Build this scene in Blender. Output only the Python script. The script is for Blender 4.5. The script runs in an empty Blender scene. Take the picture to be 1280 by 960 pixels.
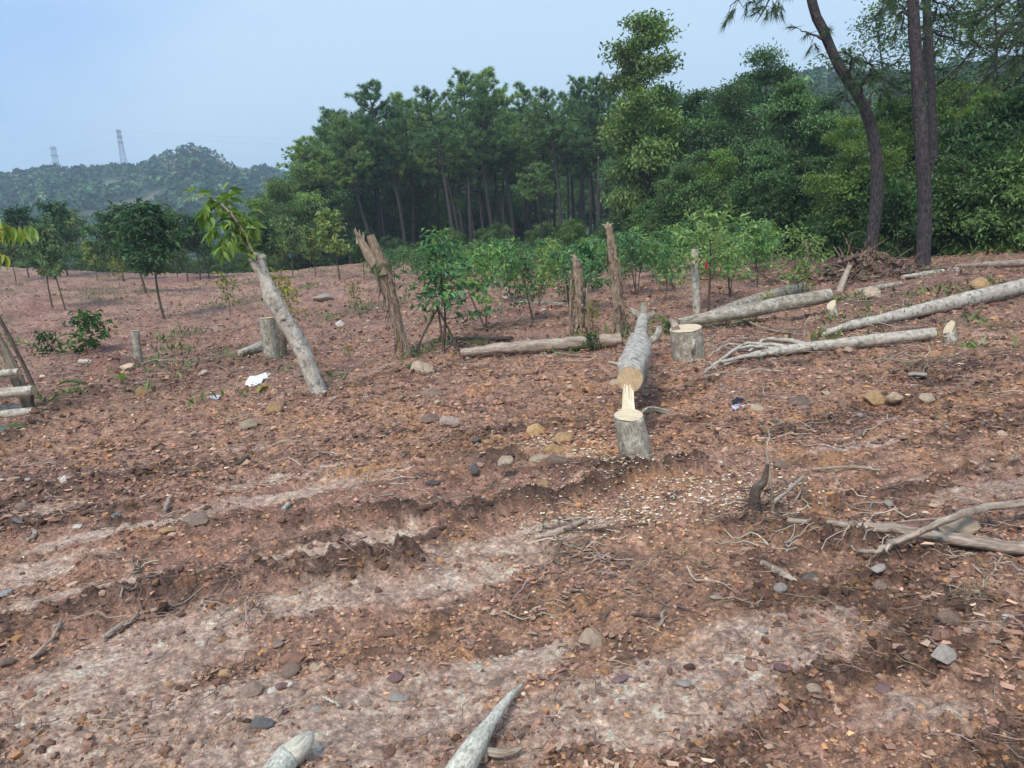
import bpy, math, random
import numpy as np
from mathutils import Vector, Matrix, Quaternion

R = math.radians
rng = np.random.default_rng(7)
random.seed(7)
SC = bpy.context.scene
COL = SC.collection

# ---------------------------------------------------------------- camera
F = 985.0                       # focal length in pixels of a 1280 px wide frame
PITCH, ROLL, CAMZ = R(11.3), R(5.0), 1.6
fw = np.array([0, math.cos(PITCH), -math.sin(PITCH)])
up0 = np.array([0, math.sin(PITCH), math.cos(PITCH)])
r0 = np.array([1.0, 0, 0])
rt = r0 * math.cos(ROLL) - up0 * math.sin(ROLL)
up = up0 * math.cos(ROLL) + r0 * math.sin(ROLL)
cam = bpy.data.cameras.new('camera')
cam.sensor_fit = 'HORIZONTAL'; cam.sensor_width = 36; cam.lens = F / 1280 * 36
cam.clip_start = 0.05; cam.clip_end = 6000
co = bpy.data.objects.new('camera', cam); COL.objects.link(co)
co.matrix_world = Matrix(((rt[0], up[0], -fw[0], 0), (rt[1], up[1], -fw[1], 0), (rt[2], up[2], -fw[2], CAMZ), (0, 0, 0, 1)))
SC.camera = co

# ---------------------------------------------------------------- world, sun, exposure
SUN_EL, SUN_AZ = R(52), R(200)
W = bpy.data.worlds.new('World'); SC.world = W; W.use_nodes = True
nt = W.node_tree; nt.nodes.clear()
out = nt.nodes.new('ShaderNodeOutputWorld'); bg = nt.nodes.new('ShaderNodeBackground')
sky = nt.nodes.new('ShaderNodeTexSky'); sky.sky_type = 'NISHITA'; sky.sun_disc = False
sky.sun_elevation = SUN_EL; sky.sun_rotation = SUN_AZ; sky.altitude = 100; sky.air_density = 1.6; sky.dust_density = 2.5; sky.ozone_density = 2.0
tc = nt.nodes.new('ShaderNodeTexCoord'); mp = nt.nodes.new('ShaderNodeMapping'); mp.inputs['Scale'].default_value = (1, 1, 2.4)
nz = nt.nodes.new('ShaderNodeTexNoise'); nz.inputs['Scale'].default_value = 1.3; nz.inputs['Detail'].default_value = 5; nz.inputs['Roughness'].default_value = .45
cr = nt.nodes.new('ShaderNodeValToRGB'); cr.color_ramp.elements[0].position = .38; cr.color_ramp.elements[0].color = (3.5, 6.0, 10.6, 1)
cr.color_ramp.elements[1].position = .60; cr.color_ramp.elements[1].color = (7.0, 8.9, 11.0, 1)
mx = nt.nodes.new('ShaderNodeMix'); mx.data_type = 'RGBA'; mx.inputs[0].default_value = .72
nt.links.new(tc.outputs['Generated'], mp.inputs['Vector']); nt.links.new(mp.outputs[0], nz.inputs['Vector']); nt.links.new(nz.outputs['Fac'], cr.inputs[0])
nt.links.new(sky.outputs[0], mx.inputs[6]); nt.links.new(cr.outputs[0], mx.inputs[7]); nt.links.new(mx.outputs[2], bg.inputs[0])
bg.inputs[1].default_value = .053
nt.links.new(bg.outputs[0], out.inputs[0])
sl = bpy.data.lights.new('sun', 'SUN'); sl.energy = 1.5; sl.angle = R(16); sl.color = (1, .94, .86)
so = bpy.data.objects.new('sun', sl); COL.objects.link(so)
sd = Vector((math.sin(SUN_AZ) * math.cos(SUN_EL), math.cos(SUN_AZ) * math.cos(SUN_EL), math.sin(SUN_EL)))
so.rotation_euler = (-sd).to_track_quat('-Z', 'Y').to_euler()
SC.view_settings.view_transform = 'Standard'; SC.view_settings.look = 'None'; SC.view_settings.gamma = 1
SC.view_settings.use_curve_mapping = False; SC.view_settings.exposure = 1.12
SC.cycles.use_denoising = True; SC.cycles.max_bounces = 5; SC.cycles.diffuse_bounces = 3; SC.cycles.volume_bounces = 1
SC.cycles.transparent_max_bounces = 6; SC.cycles.volume_step_rate = 4

# ---------------------------------------------------------------- noise and terrain
def _h(ix, iy, s):
    n = (ix.astype(np.int64) * 374761393 + iy.astype(np.int64) * 668265263 + s * 974634541) & 0xffffffff
    n = ((n ^ (n >> 13)) * 1274126177) & 0xffffffff
    n = ((n ^ (n >> 16)) * 2246822519) & 0xffffffff
    return ((n ^ (n >> 15)) & 0xffffff) / float(0xffffff)
def vn(x, y, s):
    x = np.asarray(x, float); y = np.asarray(y, float)
    ix = np.floor(x); iy = np.floor(y); fx = x - ix; fy = y - iy
    fx = fx * fx * (3 - 2 * fx); fy = fy * fy * (3 - 2 * fy)
    a, b, c, d = _h(ix, iy, s), _h(ix + 1, iy, s), _h(ix, iy + 1, s), _h(ix + 1, iy + 1, s)
    return (a + (b - a) * fx) * (1 - fy) + (c + (d - c) * fx) * fy
def fbm(x, y, f, o, s, g=.5):
    t = 0; a = 1; n = 0
    for i in range(o):
        c, q = math.cos(.6 * i + .3), math.sin(.6 * i + .3)
        t = t + a * (vn((x * c - y * q) * f + 17.3 * i, (x * q + y * c) * f - 9.1 * i, s + i) * 2 - 1); n += a; a *= g; f *= 2.03
    return t / n
def ss(a, b, x):
    t = np.clip((x - a) / (b - a), 0, 1); return t * t * (3 - 2 * t)

def base_h(x, y):
    x = np.asarray(x, float); y = np.asarray(y, float)
    z = .0038 * np.maximum(0, -x - 8) ** 2 * ss(10, 36, y) * (1 - ss(36, 60, -x))
    z = z + .10 * fbm(x, y, .16, 2, 3) * ss(4, 10, np.hypot(x, y)) 
    z = z - 11 * ss(0, 55, y - 46 - 2.0 * np.maximum(0, x + 14))
    return z
def ray(px, py):
    d = rt * (px - 640) / F - up * (py - 480) / F + fw
    return d / d[1]
def P(px, py, Y):
    d = ray(px, py); return np.array([0, 0, CAMZ]) + d * Y
def proj(p):
    q = np.asarray(p, float) - np.array([0, 0, CAMZ]); w = q @ fw
    return 640 + F * (q @ rt) / w, 480 - F * (q @ up) / w
def G0(px, py, off=0.0, fn=None):
    fn = fn or base_h
    d = ray(px, py); Y = 6.0
    if d[2] > -.004: d = d * 1; Y = 40
    lo, hi = .8, 70.0
    for _ in range(50):
        m = (lo + hi) / 2
        p = np.array([0, 0, CAMZ]) + d * m
        if p[2] > fn(p[0], p[1]) + off: lo = m
        else: hi = m
    return np.array([0, 0, CAMZ]) + d * hi

# tracks of clods pushed up by the machine and pale mud flats between them (world places)
TA = R(20)
ridge_px = [([(-20, 800), (90, 775), (200, 742), (330, 735), (420, 725), (520, 705)], .16, .075),
            ([(120, 705), (250, 672), (330, 662), (420, 652), (540, 652), (640, 640), (735, 622), (860, 585)], .13, .085),
            ([(60, 612), (140, 600), (215, 585), (300, 560)], .20, .07),
            ([(-10, 560), (60, 520), (130, 495), (230, 480)], .25, .07),
            ([(520, 560), (600, 585), (690, 590), (780, 590)], .22, .06),
            ([(930, 660), (1040, 672), (1130, 690), (1290, 720)], .18, .05),
            ([(60, 458), (110, 455), (150, 460)], .5, .16)]
RIDGES = []
for pts, w, hgt in ridge_px:
    RIDGES.append((np.array([G0(*p)[:2] for p in pts]), w, hgt))
mud_px = [(45, 715, .55, .14), (140, 668, .5, .12), (95, 745, .5, .10), (350, 620, .45, .13), (180, 795, .3, .08), (120, 850, .5, .2),
          (150, 925, .5, .16), (240, 880, .3, .1), (300, 560, .5, .2), (560, 720, .6, .18), (700, 660, .45, .13), (420, 690, .4, .1),
          (780, 880, .5, .14), (1010, 805, .35, .13), (1180, 900, .5, .16), (620, 830, .35, .13), (840, 640, .5, .12), (60, 640, .3, .12),
          (380, 590, .3, .10), (500, 900, .3, .12), (1240, 790, .3, .10), (910, 910, .3, .10)]
MUD = [(G0(a, b)[:2], ru, rv) for a, b, ru, rv in mud_px]

def ridge_mask(x, y):
    m = np.zeros_like(x); hh = np.zeros_like(x)
    sel = (y < 12) & (y > 1) & (np.abs(x) < 8)
    if not sel.any(): return m, hh
    xs, ys = x[sel], y[sel]; ms = np.zeros_like(xs); hs = np.zeros_like(xs)
    wx = xs + .10 * fbm(xs, ys, 2.2, 2, 41); wy = ys + .10 * fbm(xs, ys, 2.2, 2, 47)
    brk = .35 + .65 * ss(-.25, .2, fbm(xs, ys, 1.7, 2, 61))
    for pl, w, hgt in RIDGES:
        dm = np.full_like(xs, 9.)
        for a, b in zip(pl[:-1], pl[1:]):
            ab = b - a; t = np.clip(((wx - a[0]) * ab[0] + (wy - a[1]) * ab[1]) / (ab @ ab), 0, 1)
            dm = np.minimum(dm, np.hypot(wx - a[0] - t * ab[0], wy - a[1] - t * ab[1]))
        k = (1 - ss(w * .25, w, dm)) * brk
        hs = np.maximum(hs, k * hgt); ms = np.maximum(ms, k)
    m[sel] = ms; hh[sel] = hs
    return m, hh
def mud_mask(x, y):
    u = x * math.cos(TA) + y * math.sin(TA); v = -x * math.sin(TA) + y * math.cos(TA)
    n = fbm(u * .45, v, 1.3, 4, 71, .55)
    near = 1 - ss(4.2, 7.0, np.hypot(x * .8, y))
    left = .5 + .5 * (1 - ss(-1.2, 1.0, x))
    m = n * .9 - .36 + .34 * near * left
    for c, ru, rv in MUD:
        du = (x - c[0]) * math.cos(TA) + (y - c[1]) * math.sin(TA); dv = -(x - c[0]) * math.sin(TA) + (y - c[1]) * math.cos(TA)
        m = m + .75 * np.exp(-((du / ru) ** 2 + (dv / rv) ** 2))
    m = m + .42 * fbm(u * .4, v, 6, 4, 77, .65) + .16 * fbm(u * .6, v, 30, 2, 79, .6)
    return ss(.10, .36, m) * (1 - ss(9, 14, np.hypot(x, y)))
def humus_mask(x, y):
    u = x * math.cos(TA) + y * math.sin(TA); v = -x * math.sin(TA) + y * math.cos(TA)
    n = fbm(u * .35, v, 1.9, 3, 401, .55) + .45 * fbm(u * .6, v, 9, 3, 411, .65)
    return ss(.16, .42, n) * (1 - ss(16, 26, np.hypot(x, y)))
def terrain(x, y, full=False):
    x = np.asarray(x, float); y = np.asarray(y, float); sh = x.shape
    x = x.ravel(); y = y.ravel()
    rr = np.hypot(x, y)
    b = base_h(x, y)
    m, rh = ridge_mask(x, y); mud = mud_mask(x, y) * (1 - .9 * m)
    rough = 1 - .70 * mud
    lump = fbm(x, y, 9, 3, 11, .6)
    fine = fbm(x, y, 30, 2, 23, .6); hum = humus_mask(x, y) * (1 - .5 * mud); grit = fbm(x, y, 85, 2, 29, .6)
    d = .055 * fbm(x, y, .9, 3, 5) + .030 * fbm(x, y, 3.1, 2, 8) * rough
    d = d + rough * (.030 * np.maximum(0, lump) + .012 * lump + .017 * fine + .008 * grit) * (1 + .5 * m) + .0025 * grit * mud + rh * (1 + .35 * lump) + hum * (.012 + .012 * lump + .012 * fine)
    # grooves left by the machine's tracks
    u = x * math.cos(R(62)) + y * math.sin(R(62)); v = -x * math.sin(R(62)) + y * math.cos(R(62))
    g = np.exp(-(((x - 1.55) / .75) ** 2 + ((y - 2.35) / .55) ** 2))
    d = d + g * .014 * np.sin(v * 52 + 2.5 * fbm(x, y, 2, 2, 91))
    far = 1 + .9 * ss(9, 22, rr)
    d = d * far * (1 - ss(60, 120, rr))
    z = b + d
    if full: return z, dict(mud=mud, ridge=np.maximum(m, .8 * hum), lump=lump, fine=fine, groove=g)
    return z.reshape(sh)
def TZ(x, y): return float(terrain(np.array([x]), np.array([y]))[0])
def G(px, py, off=0.0):
    p = G0(px, py, off)
    for _ in range(3):
        p = G0(px, py, off + TZ(p[0], p[1]) - float(base_h(p[0], p[1])))
    return p

# ---------------------------------------------------------------- mesh helpers
AXIS = set()
class MB:
    def __init__(s): s.v = []; s.c = []; s.f = []; s.x = []; s.n = 0
    def add(s, v, f, c=None, ax=None):
        v = np.asarray(v, float).reshape(-1, 3); f = np.asarray(f, int)
        s.v.append(v); s.f.append(f + s.n); s.n += len(v)
        if c is None: c = (1, 1, 1)
        c = np.asarray(c, float)
        if c.ndim == 1: c = np.tile(c, (len(v), 1))
        s.c.append(c); s.x.append(v if ax is None else np.asarray(ax, float).reshape(-1, 3))
    def build(s, name, mat, parent=None, smooth=False, loc=None):
        axis = mat.name in AXIS
        me = bpy.data.meshes.new(name)
        if s.n:
            V = np.concatenate(s.v)
            if loc is not None: V = V - np.asarray(loc, float)
            tot = []; idx = []
            for f in s.f:
                tot.append(np.full(len(f), f.shape[1])); idx.append(f.ravel())
            tot = np.concatenate(tot); idx = np.concatenate(idx)
            me.vertices.add(len(V)); me.vertices.foreach_set('co', V.astype(np.float32).ravel())
            me.loops.add(len(idx)); me.loops.foreach_set('vertex_index', idx.astype(np.int32))
            me.polygons.add(len(tot)); st = np.concatenate([[0], np.cumsum(tot)[:-1]])
            me.polygons.foreach_set('loop_start', st.astype(np.int32))
            me.polygons.foreach_set('use_smooth', np.full(len(tot), smooth))
            ca = me.color_attributes.new('Col', 'FLOAT_COLOR', 'POINT')
            Cc = np.concatenate(s.c); Cc = np.concatenate([Cc, np.ones((len(Cc), 1))], 1)
            ca.data.foreach_set('color', Cc.astype(np.float32).ravel())
            if axis: me.attributes.new('axis', 'FLOAT_VECTOR', 'POINT').data.foreach_set('vector', np.concatenate(s.x).astype(np.float32).ravel())
            me.update(calc_edges=True); me.validate()
        me.materials.append(mat)
        o = bpy.data.objects.new(name, me); COL.objects.link(o)
        if parent is not None: o.parent = parent
        elif loc is not None: o.location = loc
        return o

def tag(o, label=None, cat=None, group=None, kind=None):
    if label: o['label'] = label
    if cat: o['category'] = cat
    if group: o['group'] = group
    if kind: o['kind'] = kind
    return o
def empty(name, loc, label=None, cat=None, group=None, rz=0):
    o = bpy.data.objects.new(name, None); COL.objects.link(o); o.location = loc; o.rotation_euler.z = rz
    o.empty_display_size = .2
    return tag(o, label, cat, group)
def copy_tree(o, parent=None):
    c = o.copy(); COL.objects.link(c); c.parent = parent
    for ch in list(o.children): copy_tree(ch, c)
    return c

def frames(pts):
    pts = np.asarray(pts, float); T = np.gradient(pts, axis=0); T /= np.linalg.norm(T, axis=1)[:, None] + 1e-9
    a = np.array([0, 0, 1.]) if abs(T[0][2]) < .9 else np.array([1., 0, 0])
    N = np.zeros_like(pts); n = a - T[0] * (a @ T[0]); n /= np.linalg.norm(n); N[0] = n
    for i in range(1, len(pts)):
        n = n - T[i] * (n @ T[i]); n /= np.linalg.norm(n) + 1e-9; N[i] = n
    return T, N, np.cross(T, N)
def smoothline(pts, n):
    pts = np.asarray(pts, float); k = len(pts)
    if k < 3 or n <= k:
        t = np.linspace(0, k - 1, n); i = np.minimum(t.astype(int), k - 2); f = (t - i)[:, None]
        return pts[i] * (1 - f) + pts[i + 1] * f
    e = np.vstack([2 * pts[0] - pts[1], pts, 2 * pts[-1] - pts[-2]])
    t = np.linspace(0, k - 1, n); i = np.minimum(t.astype(int), k - 2); f = (t - i)[:, None]
    p0, p1, p2, p3 = e[i], e[i + 1], e[i + 2], e[i + 3]
    return .5 * (2 * p1 + (p2 - p0) * f + (2 * p0 - 5 * p1 + 4 * p2 - p3) * f ** 2 + (3 * p1 - p0 - 3 * p2 + p3) * f ** 3)
def tube(mb, pts, rad, seg=6, col=(1, 1, 1), bump=0., cap=True, seed=None):
    pts = np.asarray(pts, float); n = len(pts); rad = np.broadcast_to(np.asarray(rad, float), (n,))
    T, N, B = frames(pts); a = np.linspace(0, 2 * np.pi, seg, endpoint=False)
    rr = rad[:, None] * np.ones(seg)
    L = np.concatenate([[0], np.cumsum(np.linalg.norm(np.diff(pts, axis=0), axis=1))])
    if bump:
        s = rng.integers(1, 9999) if seed is None else seed
        r_ = max(rad.mean(), 1e-3)
        ca, sa = np.cos(a), np.sin(a)
        x = (L[:, None] / r_ * .16 + ca * 1.5); y = (sa * 1.5 + L[:, None] * .07 / r_)
        rr = rr * (1 + bump * fbm(x, y, 1.0, 3, s) * 1.6)
    v = pts[:, None, :] + rr[:, :, None] * (np.cos(a)[None, :, None] * N[:, None, :] + np.sin(a)[None, :, None] * B[:, None, :])
    i = np.arange(n - 1)[:, None] * seg; j = np.arange(seg)[None, :]; k = (j + 1) % seg
    f = np.stack([i + j, i + k, i + seg + k, i + seg + j], -1).reshape(-1, 4)
    o3 = rng.uniform(0, 20, 3); ax = np.stack([rr * np.cos(a) + o3[0], rr * np.sin(a) + o3[1], L[:, None] + 0 * rr + o3[2]], -1)
    mb.add(v.reshape(-1, 3), f, col, ax.reshape(-1, 3))
    if cap:
        for q, c in ((0, pts[0]), (n - 1, pts[-1])):
            ring = v[q]; vv = np.vstack([ring, c]); t = np.stack([np.arange(seg), (np.arange(seg) + 1) % seg, np.full(seg, seg)], 1)
            if q == 0: t = t[:, ::-1]
            mb.add(vv, t, col if np.asarray(col).ndim == 1 else np.asarray(col)[:1].repeat(seg + 1, 0), np.vstack([ax[q], ax[q].mean(0)]))
    return v

def nrm(v): return v / (np.linalg.norm(v, axis=-1, keepdims=True) + 1e-9)
def leaves(mb, pos, d, nv, ln, wd, col, fold=.25, droop=.15):
    """one folded diamond leaf for each row"""
    n = len(pos); d = nrm(d); s = nrm(np.cross(d, nv)); u = np.cross(s, d)
    ln = np.broadcast_to(ln, (n,))[:, None]; wd = np.broadcast_to(wd, (n,))[:, None]
    b = pos; t = pos + d * ln - u * ln * droop; m = pos + d * ln * .45
    l = m + s * wd * .5 + u * wd * fold; r = m - s * wd * .5 + u * wd * fold
    v = np.stack([b, r, t, l], 1).reshape(-1, 3); k = np.arange(n)[:, None] * 4
    f = np.concatenate([k + np.array([0, 1, 2]), k + np.array([0, 2, 3])])
    mb.add(v, f, np.repeat(col, 4, 0))
def rnd_dir(n, r=rng): return nrm(r.normal(size=(n, 3)))
def vary(c, n, s=.25, r=rng):
    c = np.asarray(c, float); k = np.exp(r.normal(0, s, (n, 1))); h = 1 + r.normal(0, s * .25, (n, 3))
    return np.clip(c * k * h, .003, 1)

# icosphere base
def ico(sub):
    import bmesh
    bm = bmesh.new(); bmesh.ops.create_icosphere(bm, subdivisions=sub, radius=1)
    v = np.array([x.co[:] for x in bm.verts]); f = np.array([[q.index for q in p.verts] for p in bm.faces]); bm.free()
    return v, f
ICO1, ICO2, ICO3 = ico(1), ico(2), ico(3)
OCT = (np.array([[1, 0, 0], [0, 1, 0], [-1, 0, 0], [0, -1, 0], [0, 0, 1], [0, 0, -1.]]), np.array([[0, 1, 4], [1, 2, 4], [2, 3, 4], [3, 0, 4], [1, 0, 5], [2, 1, 5], [3, 2, 5], [0, 3, 5]]))

# ---------------------------------------------------------------- materials
def mat(name): 
    m = bpy.data.materials.new(name); m.use_nodes = True; t = m.node_tree; b = t.nodes['Principled BSDF']
    return m, t, b
def N(t, k, **kw):
    n = t.nodes.new(k)
    for a, v in kw.items():
        if a in n.inputs: n.inputs[a].default_value = v
        else: setattr(n, a, v)
    return n
def mult(t, a, b, fac=1.0, blend='MULTIPLY'):
    x = N(t, 'ShaderNodeMix', data_type='RGBA', blend_type=blend); x.inputs[0].default_value = fac
    for s, q in ((6, a), (7, b)):
        if hasattr(q, 'links'): t.links.new(q, x.inputs[s])
        else: x.inputs[s].default_value = (*q, 1)
    return x.outputs[2]
def ramp(t, src, stops):
    r = N(t, 'ShaderNodeValToRGB'); e = r.color_ramp.elements
    while len(e) < len(stops): e.new(.5)
    for q, (p, c) in zip(e, stops): q.position = p; q.color = (*((c,) * 3 if isinstance(c, float) else c), 1)
    t.links.new(src, r.inputs[0]); return r.outputs[0]
def noise(t, vec, scale, detail=4, rough=.55):
    n = N(t, 'ShaderNodeTexNoise'); n.inputs['Scale'].default_value = scale; n.inputs['Detail'].default_value = detail; n.inputs['Roughness'].default_value = rough
    t.links.new(vec, n.inputs['Vector']); return n.outputs['Fac']
def bump(t, b, src, strength, dist, prev=None):
    u = N(t, 'ShaderNodeBump'); u.inputs['Strength'].default_value = strength; u.inputs['Distance'].default_value = dist
    t.links.new(src, u.inputs['Height'])
    if prev is not None: t.links.new(prev, u.inputs['Normal'])
    t.links.new(u.outputs[0], b.inputs['Normal']); return u.outputs[0]

def m_ground():
    m, t, b = mat('torn_soil'); at = N(t, 'ShaderNodeAttribute', attribute_name='Col'); g = N(t, 'ShaderNodeNewGeometry')
    n1 = noise(t, g.outputs['Position'], 55, 6, .7); n2 = noise(t, g.outputs['Position'], 240, 3, .6); n3 = noise(t, g.outputs['Position'], 14, 4, .6)
    c = mult(t, at.outputs['Color'], ramp(t, n1, [(.3, .35), (.5, .95), (.7, 1.7)]), .85)
    c = mult(t, c, ramp(t, n2, [(.3, .6), (.7, 1.35)]), .6)
    c = mult(t, c, ramp(t, n3, [(.3, (.8, .78, .78)), (.7, (1.2, 1.17, 1.12))]), .7)
    t.links.new(c, b.inputs['Base Color'])
    p = bump(t, b, n1, .9, .03); bump(t, b, n2, .7, .008, p)
    b.inputs['Roughness'].default_value = .85; b.inputs['Specular IOR Level'].default_value = .3
    return m
def m_attr(name, rough=.8, sc=60, amt=.6, spec=.3, bs=.3, bd=.004):
    m, t, b = mat(name); at = N(t, 'ShaderNodeAttribute', attribute_name='Col'); g = N(t, 'ShaderNodeNewGeometry')
    n = noise(t, g.outputs['Position'], sc, 5, .65)
    t.links.new(mult(t, at.outputs['Color'], ramp(t, n, [(.25, .5), (.5, 1.), (.75, 1.45)]), amt), b.inputs['Base Color'])
    if bs: bump(t, b, n, bs, bd)
    b.inputs['Roughness'].default_value = rough; b.inputs['Specular IOR Level'].default_value = spec
    return m
def m_leaf(name, rough=.5, trans=.3, spec=.35):
    m, t, b = mat(name); at = N(t, 'ShaderNodeAttribute', attribute_name='Col'); oi = N(t, 'ShaderNodeObjectInfo')
    c = mult(t, at.outputs['Color'], ramp(t, oi.outputs['Random'], [(0., (.62, .74, .72)), (.35, (.9, .95, .9)), (.7, (1.1, 1.08, .95)), (1., (1.5, 1.35, .85))]), .9)
    t.links.new(c, b.inputs['Base Color']); b.inputs['Roughness'].default_value = rough; b.inputs['Specular IOR Level'].default_value = spec
    tr = N(t, 'ShaderNodeBsdfTranslucent'); t.links.new(mult(t, c, (1.2, 1.35, .7)), tr.inputs['Color'])
    ms = N(t, 'ShaderNodeMixShader'); ms.inputs[0].default_value = trans
    t.links.new(b.outputs[0], ms.inputs[1]); t.links.new(tr.outputs[0], ms.inputs[2]); t.links.new(ms.outputs[0], t.nodes['Material Output'].inputs[0])
    return m
def m_bark(name, c1, c2, c3, sc=9, stretch=.22, bs=.6, bd=.02, patch=.62):
    m, t, b = mat(name); AXIS.add(name); ta = N(t, 'ShaderNodeAttribute', attribute_name='axis'); mp = N(t, 'ShaderNodeMapping'); mp.inputs['Scale'].default_value = (1, 1, stretch)
    t.links.new(ta.outputs['Vector'], mp.inputs['Vector'])
    n1 = noise(t, mp.outputs[0], sc, 6, .65); n2 = noise(t, ta.outputs['Vector'], sc * .55, 6, .72); n3 = noise(t, mp.outputs[0], sc * 5, 4, .6)
    c = ramp(t, n1, [(.3, c1), (.62, c2)])
    pm = ramp(t, n2, [(patch - .06, 0.), (patch + .06, 1.)])
    x = N(t, 'ShaderNodeMix', data_type='RGBA'); t.links.new(pm, x.inputs[0]); t.links.new(c, x.inputs[6]); x.inputs[7].default_value = (*c3, 1)
    c = mult(t, x.outputs[2], ramp(t, n3, [(.3, .5), (.7, 1.4)]), .85)
    at = N(t, 'ShaderNodeAttribute', attribute_name='Col')
    t.links.new(mult(t, c, at.outputs['Color']), b.inputs['Base Color'])
    p = bump(t, b, n1, bs, bd); bump(t, b, n3, .35, .006, p)
    b.inputs['Roughness'].default_value = .88; b.inputs['Specular IOR Level'].default_value = .25
    return m
def m_cut(name, c1=(.56, .43, .27), c2=(.62, .485, .31)):
    m, t, b = mat(name); tc = N(t, 'ShaderNodeTexCoord'); w = N(t, 'ShaderNodeTexWave', wave_type='RINGS', rings_direction='Z')
    w.inputs['Scale'].default_value = 22; w.inputs['Distortion'].default_value = 2.2; w.inputs['Detail'].default_value = 3
    t.links.new(tc.outputs['Object'], w.inputs['Vector'])
    mp = N(t, 'ShaderNodeMapping'); mp.inputs['Scale'].default_value = (8, 110, 8); t.links.new(tc.outputs['Object'], mp.inputs['Vector'])
    n = noise(t, mp.outputs[0], 1.0, 4); n2 = noise(t, tc.outputs['Object'], 9, 3)
    c = ramp(t, w.outputs['Fac'], [(0., c1), (1., c2)]); c = mult(t, c, ramp(t, n, [(.3, .6), (.7, 1.15)]), .9)
    c = mult(t, c, ramp(t, n2, [(.3, (1.05, 1., .92)), (.75, (.92, .78, .6))]), .7)
    t.links.new(c, b.inputs['Base Color']); bump(t, b, n, .5, .006); b.inputs['Roughness'].default_value = .7
    return m
def m_objcol(name, sc=18, rough=.8):
    m, t, b = mat(name); oi = N(t, 'ShaderNodeObjectInfo'); tc = N(t, 'ShaderNodeTexCoord')
    n = noise(t, tc.outputs['Object'], sc * .12, 6, .68); n2 = noise(t, tc.outputs['Object'], sc * .7, 4, .6)
    c = mult(t, oi.outputs['Color'], ramp(t, n, [(.25, (.5, .46, .44)), (.5, (1., 1., 1.)), (.78, (1.35, 1.3, 1.2))]), .85)
    c = mult(t, c, ramp(t, n2, [(.3, .7), (.7, 1.2)]), .7)
    t.links.new(c, b.inputs['Base Color']); bump(t, b, n2, .5, .1); b.inputs['Roughness'].default_value = rough
    return m
M = dict(ground=m_ground(), crumb=m_attr('soil_crumbs', .9, 90, .5), litter=m_attr('bark_and_leaf_litter', .8, 120, .4), pebble=m_attr('pebbles', .75, 70, .55),
         leaf=m_leaf('green_leaves', .5, .28, .3), bigleaf=m_leaf('large_leaves', .42, .38, .4), needle=m_leaf('pine_needles', .5, .25, .4), canopy=m_leaf('far_canopy', .8, .0, .1),
         pinebark=m_bark('pine_bark', (.018, .016, .016), (.085, .072, .070), (.13, .115, .11), 26, .3, 1.0, .05, .6),
         bark=m_bark('grey_bark', (.15, .125, .09), (.37, .325, .25), (.50, .47, .39), 26, .35, .7, .012, .56),
         brownbark=m_bark('brown_weathered_bark', (.09, .065, .045), (.36, .275, .19), (.44, .37, .28), 34, .12, 1.0, .02, .6),
         pale=m_bark('pale_barkless_wood', (.30, .26, .20), (.58, .53, .44), (.20, .18, .15), 24, .45, .5, .010, .57),
         driftwood=m_bark('weathered_dead_wood', (.17, .125, .09), (.50, .41, .32), (.27, .19, .14), 34, .12, .9, .012, .58),
         lichen=m_bark('lichen_white_bark', (.40, .37, .28), (.64, .61, .50), (.30, .30, .22), 26, .5, .5, .01, .6),
         stem=m_bark('sapling_stem', (.05, .037, .03), (.14, .105, .08), (.2, .17, .14), 40, .3, .4, .006),
         cut=m_cut('fresh_cut_wood'), rawwood=m_cut('torn_pale_wood', (.70, .60, .43), (.76, .66, .48)),
         rock=m_objcol('stone'), steel=m_attr('galvanised_steel', .5, 20, .2, .4, 0), attr=m_attr('varied', .75, 40, .3))

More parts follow.
